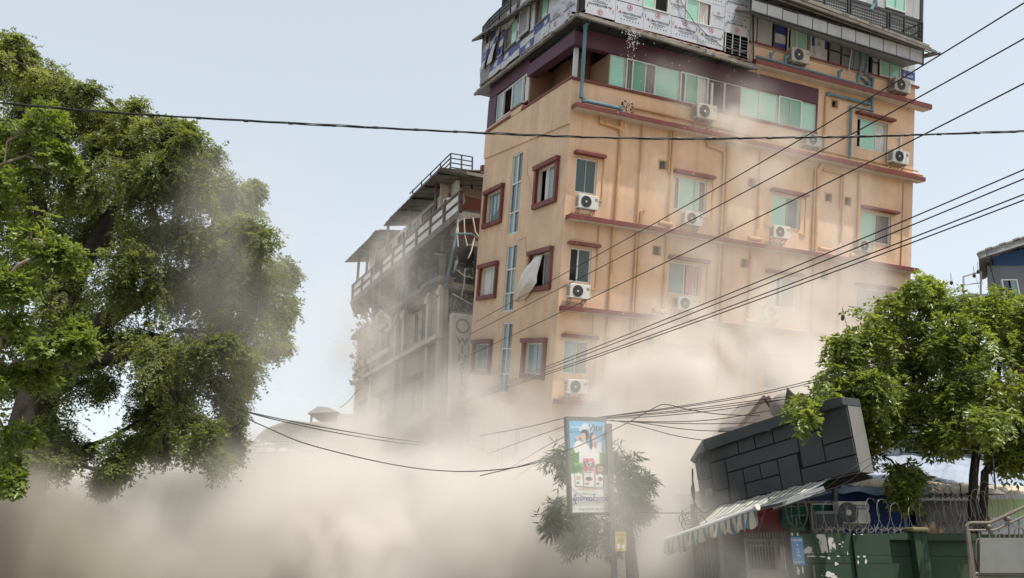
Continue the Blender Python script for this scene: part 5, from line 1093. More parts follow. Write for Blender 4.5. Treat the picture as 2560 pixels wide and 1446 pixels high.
# three packets
def pack(x0, x1, y0, y1, tilt, c):
    t_ = lambda x, y: (x + tilt * (y - y0), y)
    pp([t_(x0, y0), t_(x1, y0), t_(x1, y1), t_(x0, y1)], PWH); ym = y0 + (y1 - y0) * .56
    pp([t_(x0, ym), t_(x0 * .8 + x1 * .2, ym - .012), t_((x0 + x1) / 2, ym + .005), t_(x0 * .2 + x1 * .8, ym - .012), t_(x1, ym), t_(x1, y1), t_(x0, y1)], c); pp([t_(x1 - .02, y0), t_(x1 + .03, y0), t_(x1 + .03, y1), t_(x1 - .02, y1)], c)
    blob((x0 + x1) / 2 + tilt * .2, y0 + .085, (x1 - x0) * .32, .022, PBR if c is not PGP else PSK); pp([t_(x0 + .04, y0 + .02), t_((x0 + x1) / 2, y0 + .025), t_((x0 + x1) / 2, y0 + .045), t_(x0 + .04, y0 + .04)], c)
    for k in range(3): pp([t_(x0 + .07, y0 + .15 + k * .02), t_(x1 - .08, y0 + .15 + k * .02), t_(x1 - .08, y0 + .158 + k * .02), t_(x0 + .07, y0 + .158 + k * .02)], c)
    return ((x0 + x1) / 2 + tilt * (y1 - y0) * .8, y1 - (y1 - y0) * .22)
ctr = [pack(-.78, -.36, .285, .535, -.25, PGP), pack(-.34, .24, .275, .585, .02, PPK), pack(.28, .72, .275, .525, .35, PBR)]
for (x, y), s_ in zip(ctr, (.15, .18, .14)):
    blob(x, y, .21, .03, PGP if s_ == .15 else (PWH if s_ == .18 else PSK)); lay[0] += 3; flat('Vito', s_ * .8, x * PW, .05 + y * (PT - .05), BB, INK, y=-.004 - .0006 * lay[0], shear=.2)
lay[0] += 4; yy = -.004 - .0006 * lay[0]
flat('Vito', .20, .40 * PW, .05 + .925 * (PT - .05), BB, PHR, y=yy, shear=.2); flat('အာဟာရပြည့်ဝတဲ့', .062, -.40 * PW, .05 + .93 * (PT - .05), BB, PWH, y=yy); flat('ရဲ့', .06, .86 * PW, .05 + .91 * (PT - .05), BB, PWH, y=yy)
flat('မိုးေကာင်းကင်', .135, .0, .05 + .145 * (PT - .05), BB, PBL, y=yy, bold=.035); flat('မိတ္ထူ စာေရးကိရိယာနှင့် စေတိုး', .043, .0, .05 + .035 * (PT - .05), BB, PBL, y=yy)
pp([(-.9, .245), (-.3, .262), (.3, .25), (.6, .255), (.2, .236), (-.4, .240)], PSK)
mb = MB(); px_ = at(1531, 1300, PY + .05); mb.bar((px_.x, px_.y, 0), (px_.x, px_.y, at(0, 1060, PY).z), .11, .11)
pole = mb.build('pole', GF); tag(pole, 'dark square pole carrying the poster box and the small yellow plate', 'pole')
t = thing('plate_sign', 'small yellow plate sign on the pole below the poster box', 'sign', at(1552, 1378, PY - .05)); t.rotation_euler = (0, .03, .1)
hw2, h2 = .11, at(0, 1330, PY).z - at(0, 1378, PY).z
MB().box(-hw2, hw2, 0, .012, 0, h2).build('plate', M('yellow_plate', (.46, .36, .09), .6, .12, 4), t); MB().bar((-.16, .03, h2 + .02), (.12, .03, h2 + .02), .03, .03).bar((-.16, .03, 0), (-.16, .03, h2 + .02), .02, .02).build('bracket', GF, t)
flat('ဆက်သွယ်ရန်', .035, 0, h2 - .06, t, PBR, y=-.002)
for k in range(3): MB().box(-.07, .07, -.003, -.001, h2 - .13 - k * .035, h2 - .12 - k * .035).build('print_line', PBR, t)
MB().box(-.07, -.01, -.003, -.001, .04, .13).box(.02, .07, -.003, -.001, .05, .12).build('print_block', PWH, t)
# ================================================================ trees
def leafmat(name, dark, light, trans, rough=.45):
    m = bpy.data.materials.new(name); m.use_nodes = True; t = m.node_tree; N, L = t.nodes, t.links.new
    b = N['Principled BSDF']; b.inputs['Roughness'].default_value = rough; b.inputs['Specular IOR Level'].default_value = .4
    a = N.new('ShaderNodeAttribute'); a.attribute_name = 'tint'
    x = N.new('ShaderNodeMix'); x.data_type = 'RGBA'; x.inputs[6].default_value = (*dark, 1); x.inputs[7].default_value = (*light, 1); L(a.outputs['Fac'], x.inputs[0]); L(x.outputs[2], b.inputs['Base Color'])
    tr = N.new('ShaderNodeBsdfTranslucent'); y = N.new('ShaderNodeMix'); y.data_type = 'RGBA'; y.blend_type = 'MULTIPLY'; y.inputs[0].default_value = 1; L(x.outputs[2], y.inputs[6]); y.inputs[7].default_value = (2.2, 2.0, .9, 1); L(y.outputs[2], tr.inputs['Color'])
    ms = N.new('ShaderNodeMixShader'); ms.inputs[0].default_value = trans; L(b.outputs[0], ms.inputs[1]); L(tr.outputs[0], ms.inputs[2]); L(ms.outputs[0], N['Material Output'].inputs['Surface']); return m
BARK = M('dark_bark', (.034, .028, .022), .95, .35, 6, bump=.6, bscale=14)
BARKL = M('pale_twig_bark', (.16, .13, .10), .9, .3, 6)
def leaf_mesh(name, base, dirs, side, ln, wd, tint, mat, parent, fold=.25):
    n = len(base); up = np.cross(dirs, side); mid = base + dirs * (ln * .45)[:, None]
    v = np.empty((n, 4, 3)); v[:, 0] = base; v[:, 2] = base + dirs * ln[:, None] - up * (ln * .08)[:, None]
    v[:, 1] = mid + side * (wd * .5)[:, None] + up * (wd * fold)[:, None]; v[:, 3] = mid - side * (wd * .5)[:, None] + up * (wd * fold)[:, None]
    me = bpy.data.meshes.new(name); me.vertices.add(n * 4); me.vertices.foreach_set('co', v.reshape(-1).astype(np.float32))
    me.loops.add(n * 6); me.polygons.add(n * 2); idx = np.arange(n)[:, None] * 4 + np.array([0, 1, 2, 0, 2, 3])[None]
    me.loops.foreach_set('vertex_index', idx.reshape(-1).astype(np.int32)); me.polygons.foreach_set('loop_start', (np.arange(n * 2) * 3).astype(np.int32))
    me.update(calc_edges=True); me.materials.append(mat)
    at_ = me.attributes.new('tint', 'FLOAT', 'FACE'); at_.data.foreach_set('value', np.repeat(np.clip(tint, 0, 1), 2).astype(np.float32))
    me.validate(); o = link(name, me, parent); return tag(o, kind='stuff')
def nrm(a): return a / np.maximum(np.linalg.norm(a, axis=-1, keepdims=True), 1e-6)
def curve_pts(a, b, n, sag=0., wob=0., rg=None):
    a, b = np.array(a, float), np.array(b, float); f = np.linspace(0, 1, n)[:, None]; p = a + (b - a) * f
    p[:, 2] += sag * np.sin(f[:, 0] * math.pi)
    if wob:
        w = rg.normal(0, wob, (n, 3)); w[0] = w[-1] = 0; p += w
    return p
def grow(name, label, cat, base, trunks, clumps, leafm, rng, twigs=22, sprays=5, pairs=5, spray_len=.34, leaf=(.11, .045), droop=.5, bark=BARK, twig_bark=None, limb_r=.09, tint0=.5, dep=1.4, dens=1., group=None, fill=1):
    """trunks: list of [(point, radius)...]; clumps: (px, py, Y, rx px, ry px, from trunk index, fraction)"""
    t = thing(name, label, cat, tuple(base), group); off = np.array(base, float)
    mb = MB(); lim = []
    for tr in trunks:
        P = [Vector(p) - Vector(base) for p, r in tr]; mb.tube(P, [r for p, r in tr], 10); lim.append([np.array(p) for p in P])
    mb.build('trunk', bark, t, smooth=True)
    tips = []; tdir = []; ctint = []
    mbt = MB()
    nodes = [p for l in lim for p in (l[len(l) // 2:] if len(l) > 2 else l)]
    done = []; extra = []
    for c in clumps:
        for _ in range(fill): a_ = rng.random() * 6.28; extra.append((c[0] + c[3] * .95 * math.cos(a_), c[1] + c[4] * .95 * math.sin(a_), c[2] + rng.normal(0, .7), c[3] * rng.uniform(.35, .6), c[4] * rng.uniform(.3, .5), 1))
    clumps = list(clumps) + extra
    order = sorted(clumps, key=lambda c: min(np.linalg.norm(np.array(at(c[0], c[1], c[2])) - off - p) for p in nodes))
    for c in order:
        cen = np.array(at(c[0], c[1], c[2])) - off; k = c[2] / _c / F * 1.02
        rx, rz = c[3] * k, c[4] * k; ry = (rx + rz) / 2 * dep
        src = min(nodes + done, key=lambda p: np.linalg.norm(p - cen) + (.6 if p[2] > cen[2] else 0)); 
        lp = curve_pts(src, cen, 6, sag=.12 * np.linalg.norm(cen - src), wob=.10 * min(1, np.linalg.norm(cen - src) / 2), rg=rng)
        r0 = limb_r * (.6 + .4 * rng.random()); ml_ = MB() if len(c) == 5 else mbt; ml_.tube([Vector(p) for p in lp], list(np.linspace(r0, r0 * .3, 6)), 6)
        if len(c) == 5: ml_.build('limb', bark, t, smooth=True)
        done.append(lp[4]); done.append(cen)
        ctn = rng.normal(0, .16)
        for j in range(int(twigs * dens * max(.2, (rx * rz)) ** .8)):
            u = nrm(rng.normal(0, 1, 3)); q = cen + u * np.array([rx, ry, rz]) * (rng.random() ** .5 * (1.12 if rng.random() < .85 else 1.32))
            s_ = lp[rng.integers(2, 6)]; tp = curve_pts(s_, q, 4, sag=.10 * np.linalg.norm(q - s_), wob=.05, rg=rng)
            mbt.tube([Vector(p) for p in tp], [r0 * .22, r0 * .15, r0 * .10, .004], 3, cap=False)
            for m_ in range(sprays):
                f = .35 + .65 * (m_ + rng.random()) / sprays; i = min(2, int(f * 3)); g = f * 3 - i; p = tp[i] * (1 - g) + tp[i + 1] * g
                d = nrm(tp[i + 1] - tp[i]) * .55 + rng.normal(0, .55, 3); d[2] -= droop * .5; tips.append(p); tdir.append(d); ctint.append(ctn + rng.normal(0, .12))
    tag(mbt.build('twigs', twig_bark or bark, t), kind='stuff')
    tips, tdir, ct = np.array(tips), nrm(np.array(tdir)), np.array(ctint); n = len(tips)
    side = nrm(np.cross(tdir, np.array([0, 0, 1.]) + rng.normal(0, .25, (n, 3)))); nor = np.cross(side, tdir)
    B, D, Sd, Ln, Wd, Tn = [], [], [], [], [], []
    L_ = spray_len * rng.uniform(.7, 1.25, n)
    for k in range(pairs):
        f = (k + .6) / pairs; pos = tips + tdir * (L_ * f)[:, None]; pos[:, 2] -= droop * L_ * f * f * .6
        for sg_ in ((-1, 1) if k < pairs - 1 else (-1, 1, 0)):
            d = nrm(tdir * (.55 if sg_ else 1) + side * sg_ * .8 + rng.normal(0, .22, (n, 3)) - np.array([0, 0, droop * .45])); nn = nrm(nor + rng.normal(0, .35, (n, 3)))
            B.append(pos + rng.normal(0, .012, (n, 3))); D.append(d); Sd.append(nrm(np.cross(d, nn))); sc = rng.uniform(.7, 1.2, n) * (1 - .25 * abs(f - .5)); Ln.append(leaf[0] * sc); Wd.append(leaf[1] * sc); Tn.append(tint0 + ct + rng.normal(0, .13, n))
    leaf_mesh('crown', np.concatenate(B), np.concatenate(D), np.concatenate(Sd), np.concatenate(Ln), np.concatenate(Wd), np.concatenate(Tn), leafm, t)
    return t
RAINL = leafmat('rain_tree_leaf', (.060, .082, .028), (.19, .23, .08), .44)
BROADL = leafmat('fresh_broad_leaf', (.06, .095, .02), (.165, .22, .05), .4, .38)
DARKL = leafmat('glossy_leaf', (.056, .088, .020), (.20, .25, .055), .44, .32)
LANCE = leafmat('drooping_leaf', (.03, .05, .016), (.07, .105, .03), .25, .4)
g1 = np.random.default_rng(5)
TY_ = 20.5
tb = at(30, 1500, TY_); tb.z = 0
v_ = lambda x, y, Y: at(x, y, Y)
CL = [(20, 190, 90, 75), (110, 250, 100, 70), (215, 305, 100, 60), (330, 345, 95, 60), (420, 365, 75, 60), (60, 400, 130, 100), (200, 430, 120, 90), (340, 470, 120, 90), (470, 470, 100, 85), (560, 505, 70, 65), (615, 570, 60, 80), (520, 600, 100, 85), (400, 600, 120, 90), (250, 580, 130, 90), (100, 600, 130, 110), (640, 670, 70, 80), (685, 745, 45, 70), (560, 720, 100, 85), (440, 740, 110, 80), (300, 720, 120, 90), (150, 760, 120, 100), (620, 820, 70, 70), (520, 850, 90, 65), (395, 870, 100, 70), (270, 860, 100, 80), (610, 930, 60, 60), (500, 955, 80, 65), (385, 985, 80, 55), (560, 1055, 50, 50), (470, 1065, 60, 50), (385, 1095, 55, 50), (300, 1120, 50, 40), (560, 1120, 35, 35), (150, 1095, 75, 50), (60, 1140, 85, 50), (200, 960, 70, 50), (60, 940, 70, 70), (268, 1180, 30, 18), (455, 330, 25, 20), (625, 480, 20, 18), (715, 780, 22, 30), (690, 860, 25, 25), (20, 120, 45, 28), (590, 1000, 40, 40), (500, 420, 65, 45), (550, 455, 50, 40), (300, 285, 60, 40), (165, 225, 60, 38), (655, 600, 40, 50), (700, 690, 32, 45), (400, 310, 40, 30), (600, 500, 40, 35), (60, 165, 50, 35), (-140, 200, 150, 110), (-160, 430, 150, 130), (-170, 680, 160, 140), (-180, 930, 150, 120), (-330, 330, 150, 140), (-350, 620, 160, 160), (-340, 900, 150, 130)]
cl = [(x, y, TY_ + (g1.random() - .5) * 4.5, a, b) for x, y, a, b in CL]
trunks = [[(tb, .75), (v_(45, 1250, TY_), .62), (v_(70, 1100, TY_), .55), (v_(105, 960, TY_), .48), (v_(130, 850, TY_), .40), (v_(160, 740, TY_), .3)],
          [(v_(110, 940, TY_), .34), (v_(210, 830, TY_ - .3), .28), (v_(330, 760, TY_ - .6), .2), (v_(450, 690, TY_ - .8), .15), (v_(540, 660, TY_ - 1), .09)],
          [(v_(130, 850, TY_), .3), (v_(190, 700, TY_ + .5), .24), (v_(260, 560, TY_ + .8), .17), (v_(330, 450, TY_ + 1), .1)],
          [(v_(140, 800, TY_), .28), (v_(110, 600, TY_ + .4), .2), (v_(90, 430, TY_ + .6), .14), (v_(60, 280, TY_ + .6), .07)],
          [(v_(115, 930, TY_), .26), (v_(260, 900, TY_ - .8), .18), (v_(400, 870, TY_ - 1.2), .12), (v_(520, 880, TY_ - 1.4), .08)]]
grow('rain_tree', 'huge spreading rain tree with fine leaves filling the left side of the street', 'tree', tb, trunks, cl, RAINL, g1, twigs=72, sprays=7, pairs=6, fill=2, spray_len=.33, leaf=(.10, .042), droop=.8, dep=1.15, limb_r=.075, tint0=.48)
# far bough of another tree in the dust
g2 = np.random.default_rng(8); fb_ = at(-60, 1500, 25); fb_.z = 0
grow('dusty_tree', 'tree lower left almost erased by dust, only hanging boughs showing', 'tree', fb_, [[(fb_, .4), (v_(-50, 1300, 25), .33), (v_(-30, 1150, 25), .25)]], [(70, 1265, 24.5, 55, 30), (15, 1240, 25, 50, 40), (10, 1400, 23, 45, 40), (-60, 1200, 25, 80, 80)], RAINL, g2, twigs=60, sprays=6, pairs=5, spray_len=.3, leaf=(.12, .05), droop=.7, tint0=.3)
# nearer broad-leaved tree whose boughs reach in from the left edge
g3 = np.random.default_rng(21); nb_ = at(-330, 1500, 13.2); nb_.z = 0
grow('broad_leaved_tree', 'nearer tree with fresh broad light green leaves reaching in at the left edge', 'tree', nb_, [[(nb_, .22), (v_(-300, 1100, 13.2), .2), (v_(-240, 800, 13.2), .15), (v_(-160, 560, 13.2), .1), (v_(-80, 400, 13.2), .06)], [(v_(-270, 950, 13.2), .12), (v_(-120, 900, 13), .08), (v_(0, 870, 12.9), .05)]],
     [(x, y, 13.2 + (g3.random() - .5) * 1.4, a, b) for x, y, a, b in [(30, 330, 65, 40), (95, 345, 60, 35), (25, 420, 55, 40), (120, 300, 50, 30), (40, 545, 80, 40), (70, 640, 95, 55), (175, 640, 55, 32), (50, 720, 70, 40), (40, 830, 60, 35), (165, 830, 45, 22), (205, 850, 30, 18), (30, 930, 60, 32), (110, 940, 40, 25), (130, 860, 40, 20), (40, 1115, 60, 40), (15, 1185, 28, 32), (170, 400, 40, 25), (-60, 500, 90, 90), (-60, 750, 90, 90), (-60, 1000, 80, 80)]],
     BROADL, g3, twigs=60, sprays=5, pairs=3, spray_len=.20, leaf=(.115, .068), droop=.45, bark=BARKL, limb_r=.035, tint0=.55)
# right tree behind the green wall
g4 = np.random.default_rng(33); RY = 17.5; rb = at(2443, 1400, RY); rb.z = 0
RC = [(2205, 790, 65, 40), (2285, 745, 55, 38), (2375, 760, 75, 50), (2465, 790, 85, 50), (2545, 755, 50, 45), (2150, 885, 70, 45), (2235, 875, 80, 55), (2335, 865, 90, 60), (2440, 875, 95, 60), (2540, 865, 75, 70), (2108, 935, 50, 35), (2062, 1010, 52, 20), (2020, 1018, 22, 10), (2115, 990, 45, 26), (2180, 985, 85, 50), (2280, 975, 95, 55), (2390, 975, 95, 60), (2500, 975, 85, 70), (2135, 1100, 40, 20), (2195, 1040, 70, 34), (2300, 1012, 80, 40), (2400, 1005, 70, 40), (2515, 1065, 75, 40), (2355, 1085, 40, 14), (2275, 1180, 26, 14), (2262, 1212, 16, 10), (2545, 1120, 45, 18), (2600, 830, 60, 80), (2600, 1000, 70, 90)]
rt = grow('leafy_tree', 'leafy tree with dark forked trunk behind the green wall on the right', 'tree', rb,
     [[(rb, .13), (v_(2432, 1280, RY), .10), (v_(2434, 1190, RY), .088), (v_(2442, 1120, RY), .08), (v_(2440, 1050, RY), .065), (v_(2400, 960, RY), .05)],
      [(v_(2447, 1320, RY), .11), (v_(2460, 1250, RY), .085), (v_(2462, 1182, RY), .08), (v_(2486, 1160, RY - .1), .085), (v_(2493, 1135, RY - .1), .08), (v_(2475, 1090, RY), .07), (v_(2490, 1000, RY), .06), (v_(2500, 900, RY), .04)],
      [(v_(2444, 1125, RY), .075), (v_(2380, 1085, RY - .3), .055), (v_(2300, 1050, RY - .5), .04)]],
     [(x, y, RY + (g4.random() - .5) * 2.2, a, b) for x, y, a, b in RC], DARKL, g4, twigs=50, sprays=5, fill=2, pairs=5, spray_len=.34, leaf=(.135, .062), droop=.85, limb_r=.04, tint0=.5)
for x, y in ((2378, 708), (2468, 655), (2445, 680), (2350, 745), (2106, 793), (2106, 797), (2245, 747), (2335, 750), (2528, 755), (2435, 690), (2300, 720), (2470, 648)):
    mb = MB(); p = at(x, y, RY) - rb; mb.tube([p + Vector((0, 0, .05)), p + Vector((.01, 0, .02)), p - Vector((0, 0, .02)), p - Vector((0, 0, .05))], [.01, .035, .035, .008], 6); mb.tube([p + Vector((0, 0, .05)), p + Vector((.05, .05, .25)), p + Vector((.12, .1, -.25))], .004, 3); mb.build('seed_pod', BARK, rt)
for P in ([(2330, 790), (2345, 750), (2362, 735), (2366, 700)], [(2335, 745), (2322, 720), (2330, 690)], [(2300, 780), (2294, 700), (2291, 685)], [(2490, 720), (2478, 672), (2475, 650)]):
    mb = MB(); mb.tube([at(x, y, RY) - rb for x, y in P], [.018, .012, .008, .004][:len(P)], 4); mb.build('bare_twig', BARK, rt)
# drooping tree behind the poster box
g5 = np.random.default_rng(44); PYt = 18.3; pb = at(1590, 1500, PYt); pb.z = 0
grow('drooping_tree', 'small tree with long drooping leaves behind the poster box, greyed by dust', 'tree', pb, [[(pb, .16), (v_(1578, 1400, PYt), .13), (v_(1568, 1300, PYt), .11), (v_(1550, 1220, PYt), .08), (v_(1540, 1130, PYt), .04)]],
     [(x, y, PYt + (g5.random() - .5) * 1.2, a, b) for x, y, a, b in [(1400, 1155, 35, 28), (1560, 1140, 35, 35), (1585, 1180, 35, 30), (1395, 1250, 35, 30), (1380, 1280, 30, 25), (1430, 1300, 50, 28), (1500, 1305, 50, 28), (1560, 1235, 40, 35), (1605, 1225, 35, 22), (1445, 1345, 30, 20), (1575, 1275, 40, 30), (1540, 1330, 35, 22), (1480, 1200, 50, 40), (1620, 1260, 25, 20)]],
     LANCE, g5, twigs=34, sprays=4, fill=1, pairs=3, spray_len=.22, leaf=(.22, .034), droop=1.0, limb_r=.03, tint0=.4)
# street lamp among the leaves
t = thing('street_lamp', 'white street lamp head poking out of the leaves at the left edge', 'street lamp', (at(-240, 1400, 14.5).x, 14.5, 0))
o0 = Vector(t.location); tip = at(108, 408, 14.5) - o0
mb = MB(); mb.tube([(0, 0, 0), (0, 0, 4), (0, 0, tip.z - .3), (.15, 0, tip.z - .05), (tip.x - .3, 0, tip.z + .02)], [.08, .07, .05, .04, .03], 8); mb.build('pole', GREYM, t)
mb = MB(); mb.tube([(tip.x - .34, 0, tip.z + .02), (tip.x - .25, 0, tip.z + .03), (tip.x - .08, 0, tip.z + .01), (tip.x, 0, tip.z - .03)], [.035, .085, .085, .03], 10); mb.build('lamp_head', ALU, t)
mb = MB(); mb.tube([(tip.x - .23, 0, tip.z - .04), (tip.x - .05, 0, tip.z - .045)], .06, 8); mb.build('lens', GREYM, t)

# ================================================================ cables
BLK = M('black_cable', (.012, .012, .012), .55, .2, 8)
def spline(P, k=8):
    P = [Vector(p) for p in P]; Q = [P[0] * 2 - P[1]] + P + [P[-1] * 2 - P[-2]]; out = []
    for i in range(1, len(Q) - 2):
        for j in range(k):
            t_ = j / k; a, b, c, d = Q[i - 1:i + 3]
            out.append(.5 * ((2 * b) + (c - a) * t_ + (2 * a - 5 * b + 4 * c - d) * t_ ** 2 + (3 * b - a - 3 * c + d) * t_ ** 3))
    return out + [P[-1]]
def cable(label, pts, wpx=3.0, group='overhead cables', name='overhead_cable', k=8):
    P = spline([at(*p) for p in pts], k); Yr = [p.y for p in P]; mb = MB()
    r = wpx / 2 * (sum(Yr) / len(Yr)) / F; mb.tube(P, r, 6); return tag(mb.build(name, BLK, smooth=True), label, 'cable', group)
# thick bundle across the whole view, three strands tied together
P = spline([at(*p) for p in [(-120, 249, 9.6), (0, 258, 9.6), (300, 283, 9.7), (640, 304, 9.8), (950, 320, 9.9), (1230, 334, 10), (1450, 343, 10), (1680, 347, 10), (1900, 345.5, 10), (2100, 342.5, 10), (2300, 337, 10), (2560, 329, 10), (2700, 324, 10)]], 26)
t = thing('cable_bundle', 'thick black bundle of tied wires sagging right across the view', 'cable', P[0], 'overhead cables')
for s in range(3):
    mb = MB(); mb.tube([p - P[0] + Vector((0, .009 * math.cos(i * .22 + s * 2.1), .010 * math.sin(i * .22 + s * 2.1) + .004 * math.sin(i * .09 + s))) for i, p in enumerate(P)], .0075, 5); mb.build('strand', BLK, t, smooth=True)
for i in range(4, len(P) - 3, 9):
    p = P[i] - P[0]; d = (P[i + 1] - P[i - 1]).normalized(); mb = MB(); mb.tube([p - d * .03, p + d * .03], .019, 6); mb.build('tie', BLK, t)
def run(x0, y0, Y0_, x1, y1, Y1_, sag, n=6, ext=.0):
    out = []
    for i in range(n + 1):
        f = i / n * (1 + ext); w_ = (f * Y0_) / (f * Y0_ + (1 - f) * Y1_) if 0 <= f <= 1 else f
        out.append((x0 + (x1 - x0) * f, y0 + (y1 - y0) * f + sag * math.sin(min(1, f) * math.pi), 1 / ((1 - f) / Y0_ + f / Y1_)))
    return out
cable('highest of the long cables slanting across the orange building from top right', run(2640, -42, 9, 1190, 805, 31, 18), 2.8)
cable('second highest long cable slanting across the orange building from top right', run(2640, 52, 9, 1175, 836, 31, 12), 2.8)
cable('third long slanting cable, entering at the right edge well above the tree', run(2640, 168, 9, 1165, 893, 31, 10), 2.8)
for i, (yr, xl, yl) in enumerate([(390, 1175, 992), (414, 1170, 998), (455, 1165, 1003), (470, 1160, 1008)]):
    cable(['top cable of the lower set of four slanting towards the hotel sign', 'second cable of the lower set of four slanting towards the hotel sign', 'third cable of the lower set of four slanting towards the hotel sign', 'lowest cable of the set of four slanting towards the hotel sign'][i], run(2640, yr, 10, xl, yl, 32, 9), 2.6)
# service cables fanning out behind the poster box
fan = [[(1478, 1046, 17.6), (1700, 1016, 17), (1900, 982, 16.5), (2080, 938, 16), (2250, 895, 15.5)], [(1478, 1047, 17.6), (1700, 1019, 17), (1900, 987, 16.5), (2080, 945, 16), (2250, 905, 15.5)], [(1478, 1048, 17.6), (1700, 1026, 17), (1900, 1000, 16.5), (2090, 978, 16), (2250, 962, 15.5)], [(1478, 1049, 17.6), (1700, 1030, 17), (1900, 1006, 16.5), (2090, 984, 16)],
       [(1480, 1049, 17.6), (1640, 1041, 17.2), (1800, 1025, 16.8), (1950, 1001, 16.4)], [(1480, 1050, 17.6), (1640, 1055, 17.2), (1780, 1050, 16.8), (1930, 1026, 16.4)], [(1480, 1050, 17.6), (1620, 1057, 17.2), (1760, 1060, 16.8), (1900, 1057, 16.4)], [(1480, 1051, 17.6), (1580, 1055, 17.3), (1700, 1072, 17), (1790, 1078, 16.7), (1930, 1076, 16.3)], [(1530, 1050, 17.6), (1600, 1066, 17.3), (1690, 1090, 17), (1780, 1104, 16.7)]]
fl_ = ['top cable of the fan running from the poster box to the right tree', 'second cable of the fan, close under the top one', 'third cable of the fan, reaching the tree above the dark box', 'fourth cable of the fan, ending over the dark box', 'cable of the fan crossing in front of the brown roof end', 'sagging cable of the fan passing low over the brown roof end', 'slack cable of the fan meeting the top lip of the dark box', 'low slack cable of the fan dipping to the dark box lip', 'lowest cable of the fan ending at the torn corner of the dark box']
for p, l in zip(fan, fl_): cable(l, p, 2.0, 'service cables between poster box and dark box')
cable('single cable rising across the poster box then dropping behind the dark box', [(1200, 1190, 16.9), (1320, 1160, 16.8), (1440, 1118, 16.6), (1560, 1062, 16.6), (1640, 1018, 16.8), (1668, 1012, 16.8), (1720, 1024, 16.8), (1800, 1036, 16.6), (1900, 1040, 16.4)], 2.2, 'service cables between poster box and dark box')
lf = [([(1470, 1046, 17.6), (1420, 1044, 18), (1320, 1068, 20), (1200, 1090, 24)], 'upper thin cable from the poster box towards the hotel sign'), ([(1470, 1050, 17.6), (1425, 1062, 18), (1330, 1095, 20), (1220, 1135, 24)], 'second thin cable from the poster box towards the street dust'), ([(1470, 1060, 17.6), (1425, 1085, 18), (1350, 1125, 20), (1260, 1180, 24)], 'third thin cable dropping left of the poster box'), ([(1470, 1070, 17.6), (1425, 1098, 18), (1360, 1145, 20), (1280, 1200, 24)], 'lowest thin cable dropping left of the poster box')]
for p, l in lf: cable(l, p, 1.8, 'thin cables left of the poster box')
sl2 = [([(500, 985, 19), (600, 1024, 19.5), (720, 1052, 21), (860, 1078, 24), (1000, 1100, 27), (1080, 1108, 30)], 'upper of the paired cables leaving the big tree above the arched roof', 2.6), ([(500, 988, 19), (605, 1027, 19.5), (720, 1057, 21), (860, 1086, 24), (1000, 1108, 27), (1070, 1114, 30)], 'lower of the paired cables leaving the big tree above the arched roof', 2.6),
       ([(480, 960, 18.5), (604, 1038, 18.5), (680, 1075, 18.5), (760, 1108, 18.5), (880, 1140, 18.4), (1000, 1165, 18.2), (1100, 1177, 18), (1200, 1178, 17.8), (1310, 1165, 17.6), (1430, 1130, 17.4)], 'long sagging cable from the big tree through the dust to the poster box', 2.8),
       ([(400, 1120, 30), (600, 1118, 32), (700, 1112, 34), (860, 1098, 40)], 'nearly level cable crossing the arched roof building', 2.2), ([(380, 1138, 30), (600, 1134, 32), (800, 1128, 36), (900, 1126, 40)], 'level cable below the arched roof openings', 2.0), ([(100, 1180, 28), (300, 1186, 30), (500, 1182, 32), (700, 1170, 36)], 'faint level cable low across the dust on the left', 1.8), ([(300, 1190, 28), (400, 1176, 28), (520, 1152, 28), (640, 1125, 28)], 'faint rising cable low behind the big tree', 1.8), ([(380, 1100, 30), (600, 1106, 32), (700, 1104, 34), (800, 1100, 36)], 'topmost faint cable in front of the arched roof', 1.6)]
for p, l, w_ in sl2: cable(l, p, w_, 'street cables on the left')
cable('short stay wire slanting up to the left wall of the broken hotel', [(850, 1020, 34), (870, 1005, 34), (895, 975, 34)], 1.6, 'street cables on the left')
cable('cable hanging over the front of the dark box towards its right corner', [(1900, 1290, 14.9), (2040, 1235, 14.7), (2140, 1165, 14.6), (2230, 1120, 15)], 1.6, 'loose cables by the dark box')
cable('thin cable crossing the lower right corner of the dark box', [(2010, 1240, 14.8), (2110, 1210, 14.7), (2190, 1150, 14.7), (2260, 1100, 15)], 1.6, 'loose cables by the dark box')
cable('level wire in the dust between poster tree and cable tangle', [(1600, 1281, 17.4), (1660, 1283, 17.4), (1735, 1282, 17.3), (1760, 1280, 17.2)], 2.4, 'loose cables by the dark box')
# pole with hanging loops and a tangle left of the dark box
t = thing('cable_tangle', 'vertical drop cable with loops and a coil of wires left of the dark box', 'cable tangle', at(1736, 1300, 17.3))
o0 = Vector(t.location); dd = lambda pts, r, nm='wire': (lambda mb: (mb.tube([p - o0 for p in spline([at(x, y, 17.3) for x, y in pts], 6)], r, 5), mb.build(nm, BLK, t)))(MB())
dd([(1731, 1172), (1732, 1210), (1735, 1260), (1738, 1310)], .018); dd([(1733, 1206), (1729, 1225), (1734, 1250), (1742, 1268), (1755, 1280), (1765, 1282), (1772, 1277)], .018); dd([(1733, 1206), (1736, 1230), (1736, 1262)], .014)
rg = random.Random(4)
for k in range(12):
    cx, cy, r = rg.uniform(1715, 1745), rg.uniform(1285, 1315), rg.uniform(10, 26); a0 = rg.uniform(0, 6); dd([(cx + r * math.cos(a0 + a) * (1 + .15 * math.sin(3 * a + k)), cy + r * math.sin(a0 + a)) for a in np.linspace(0, rg.uniform(3.5, 6), 9)], .006 + .004 * (k % 2))
mb = MB(); p = at(1738, 1305, 17.35); mb.bar((p.x, p.y + .06, 0), (p.x, p.y + .06, p.z + .35), .12, .12); tag(mb.build('pole', SPK), 'short dusty post carrying the tangle of wires left of the awning', 'pole')
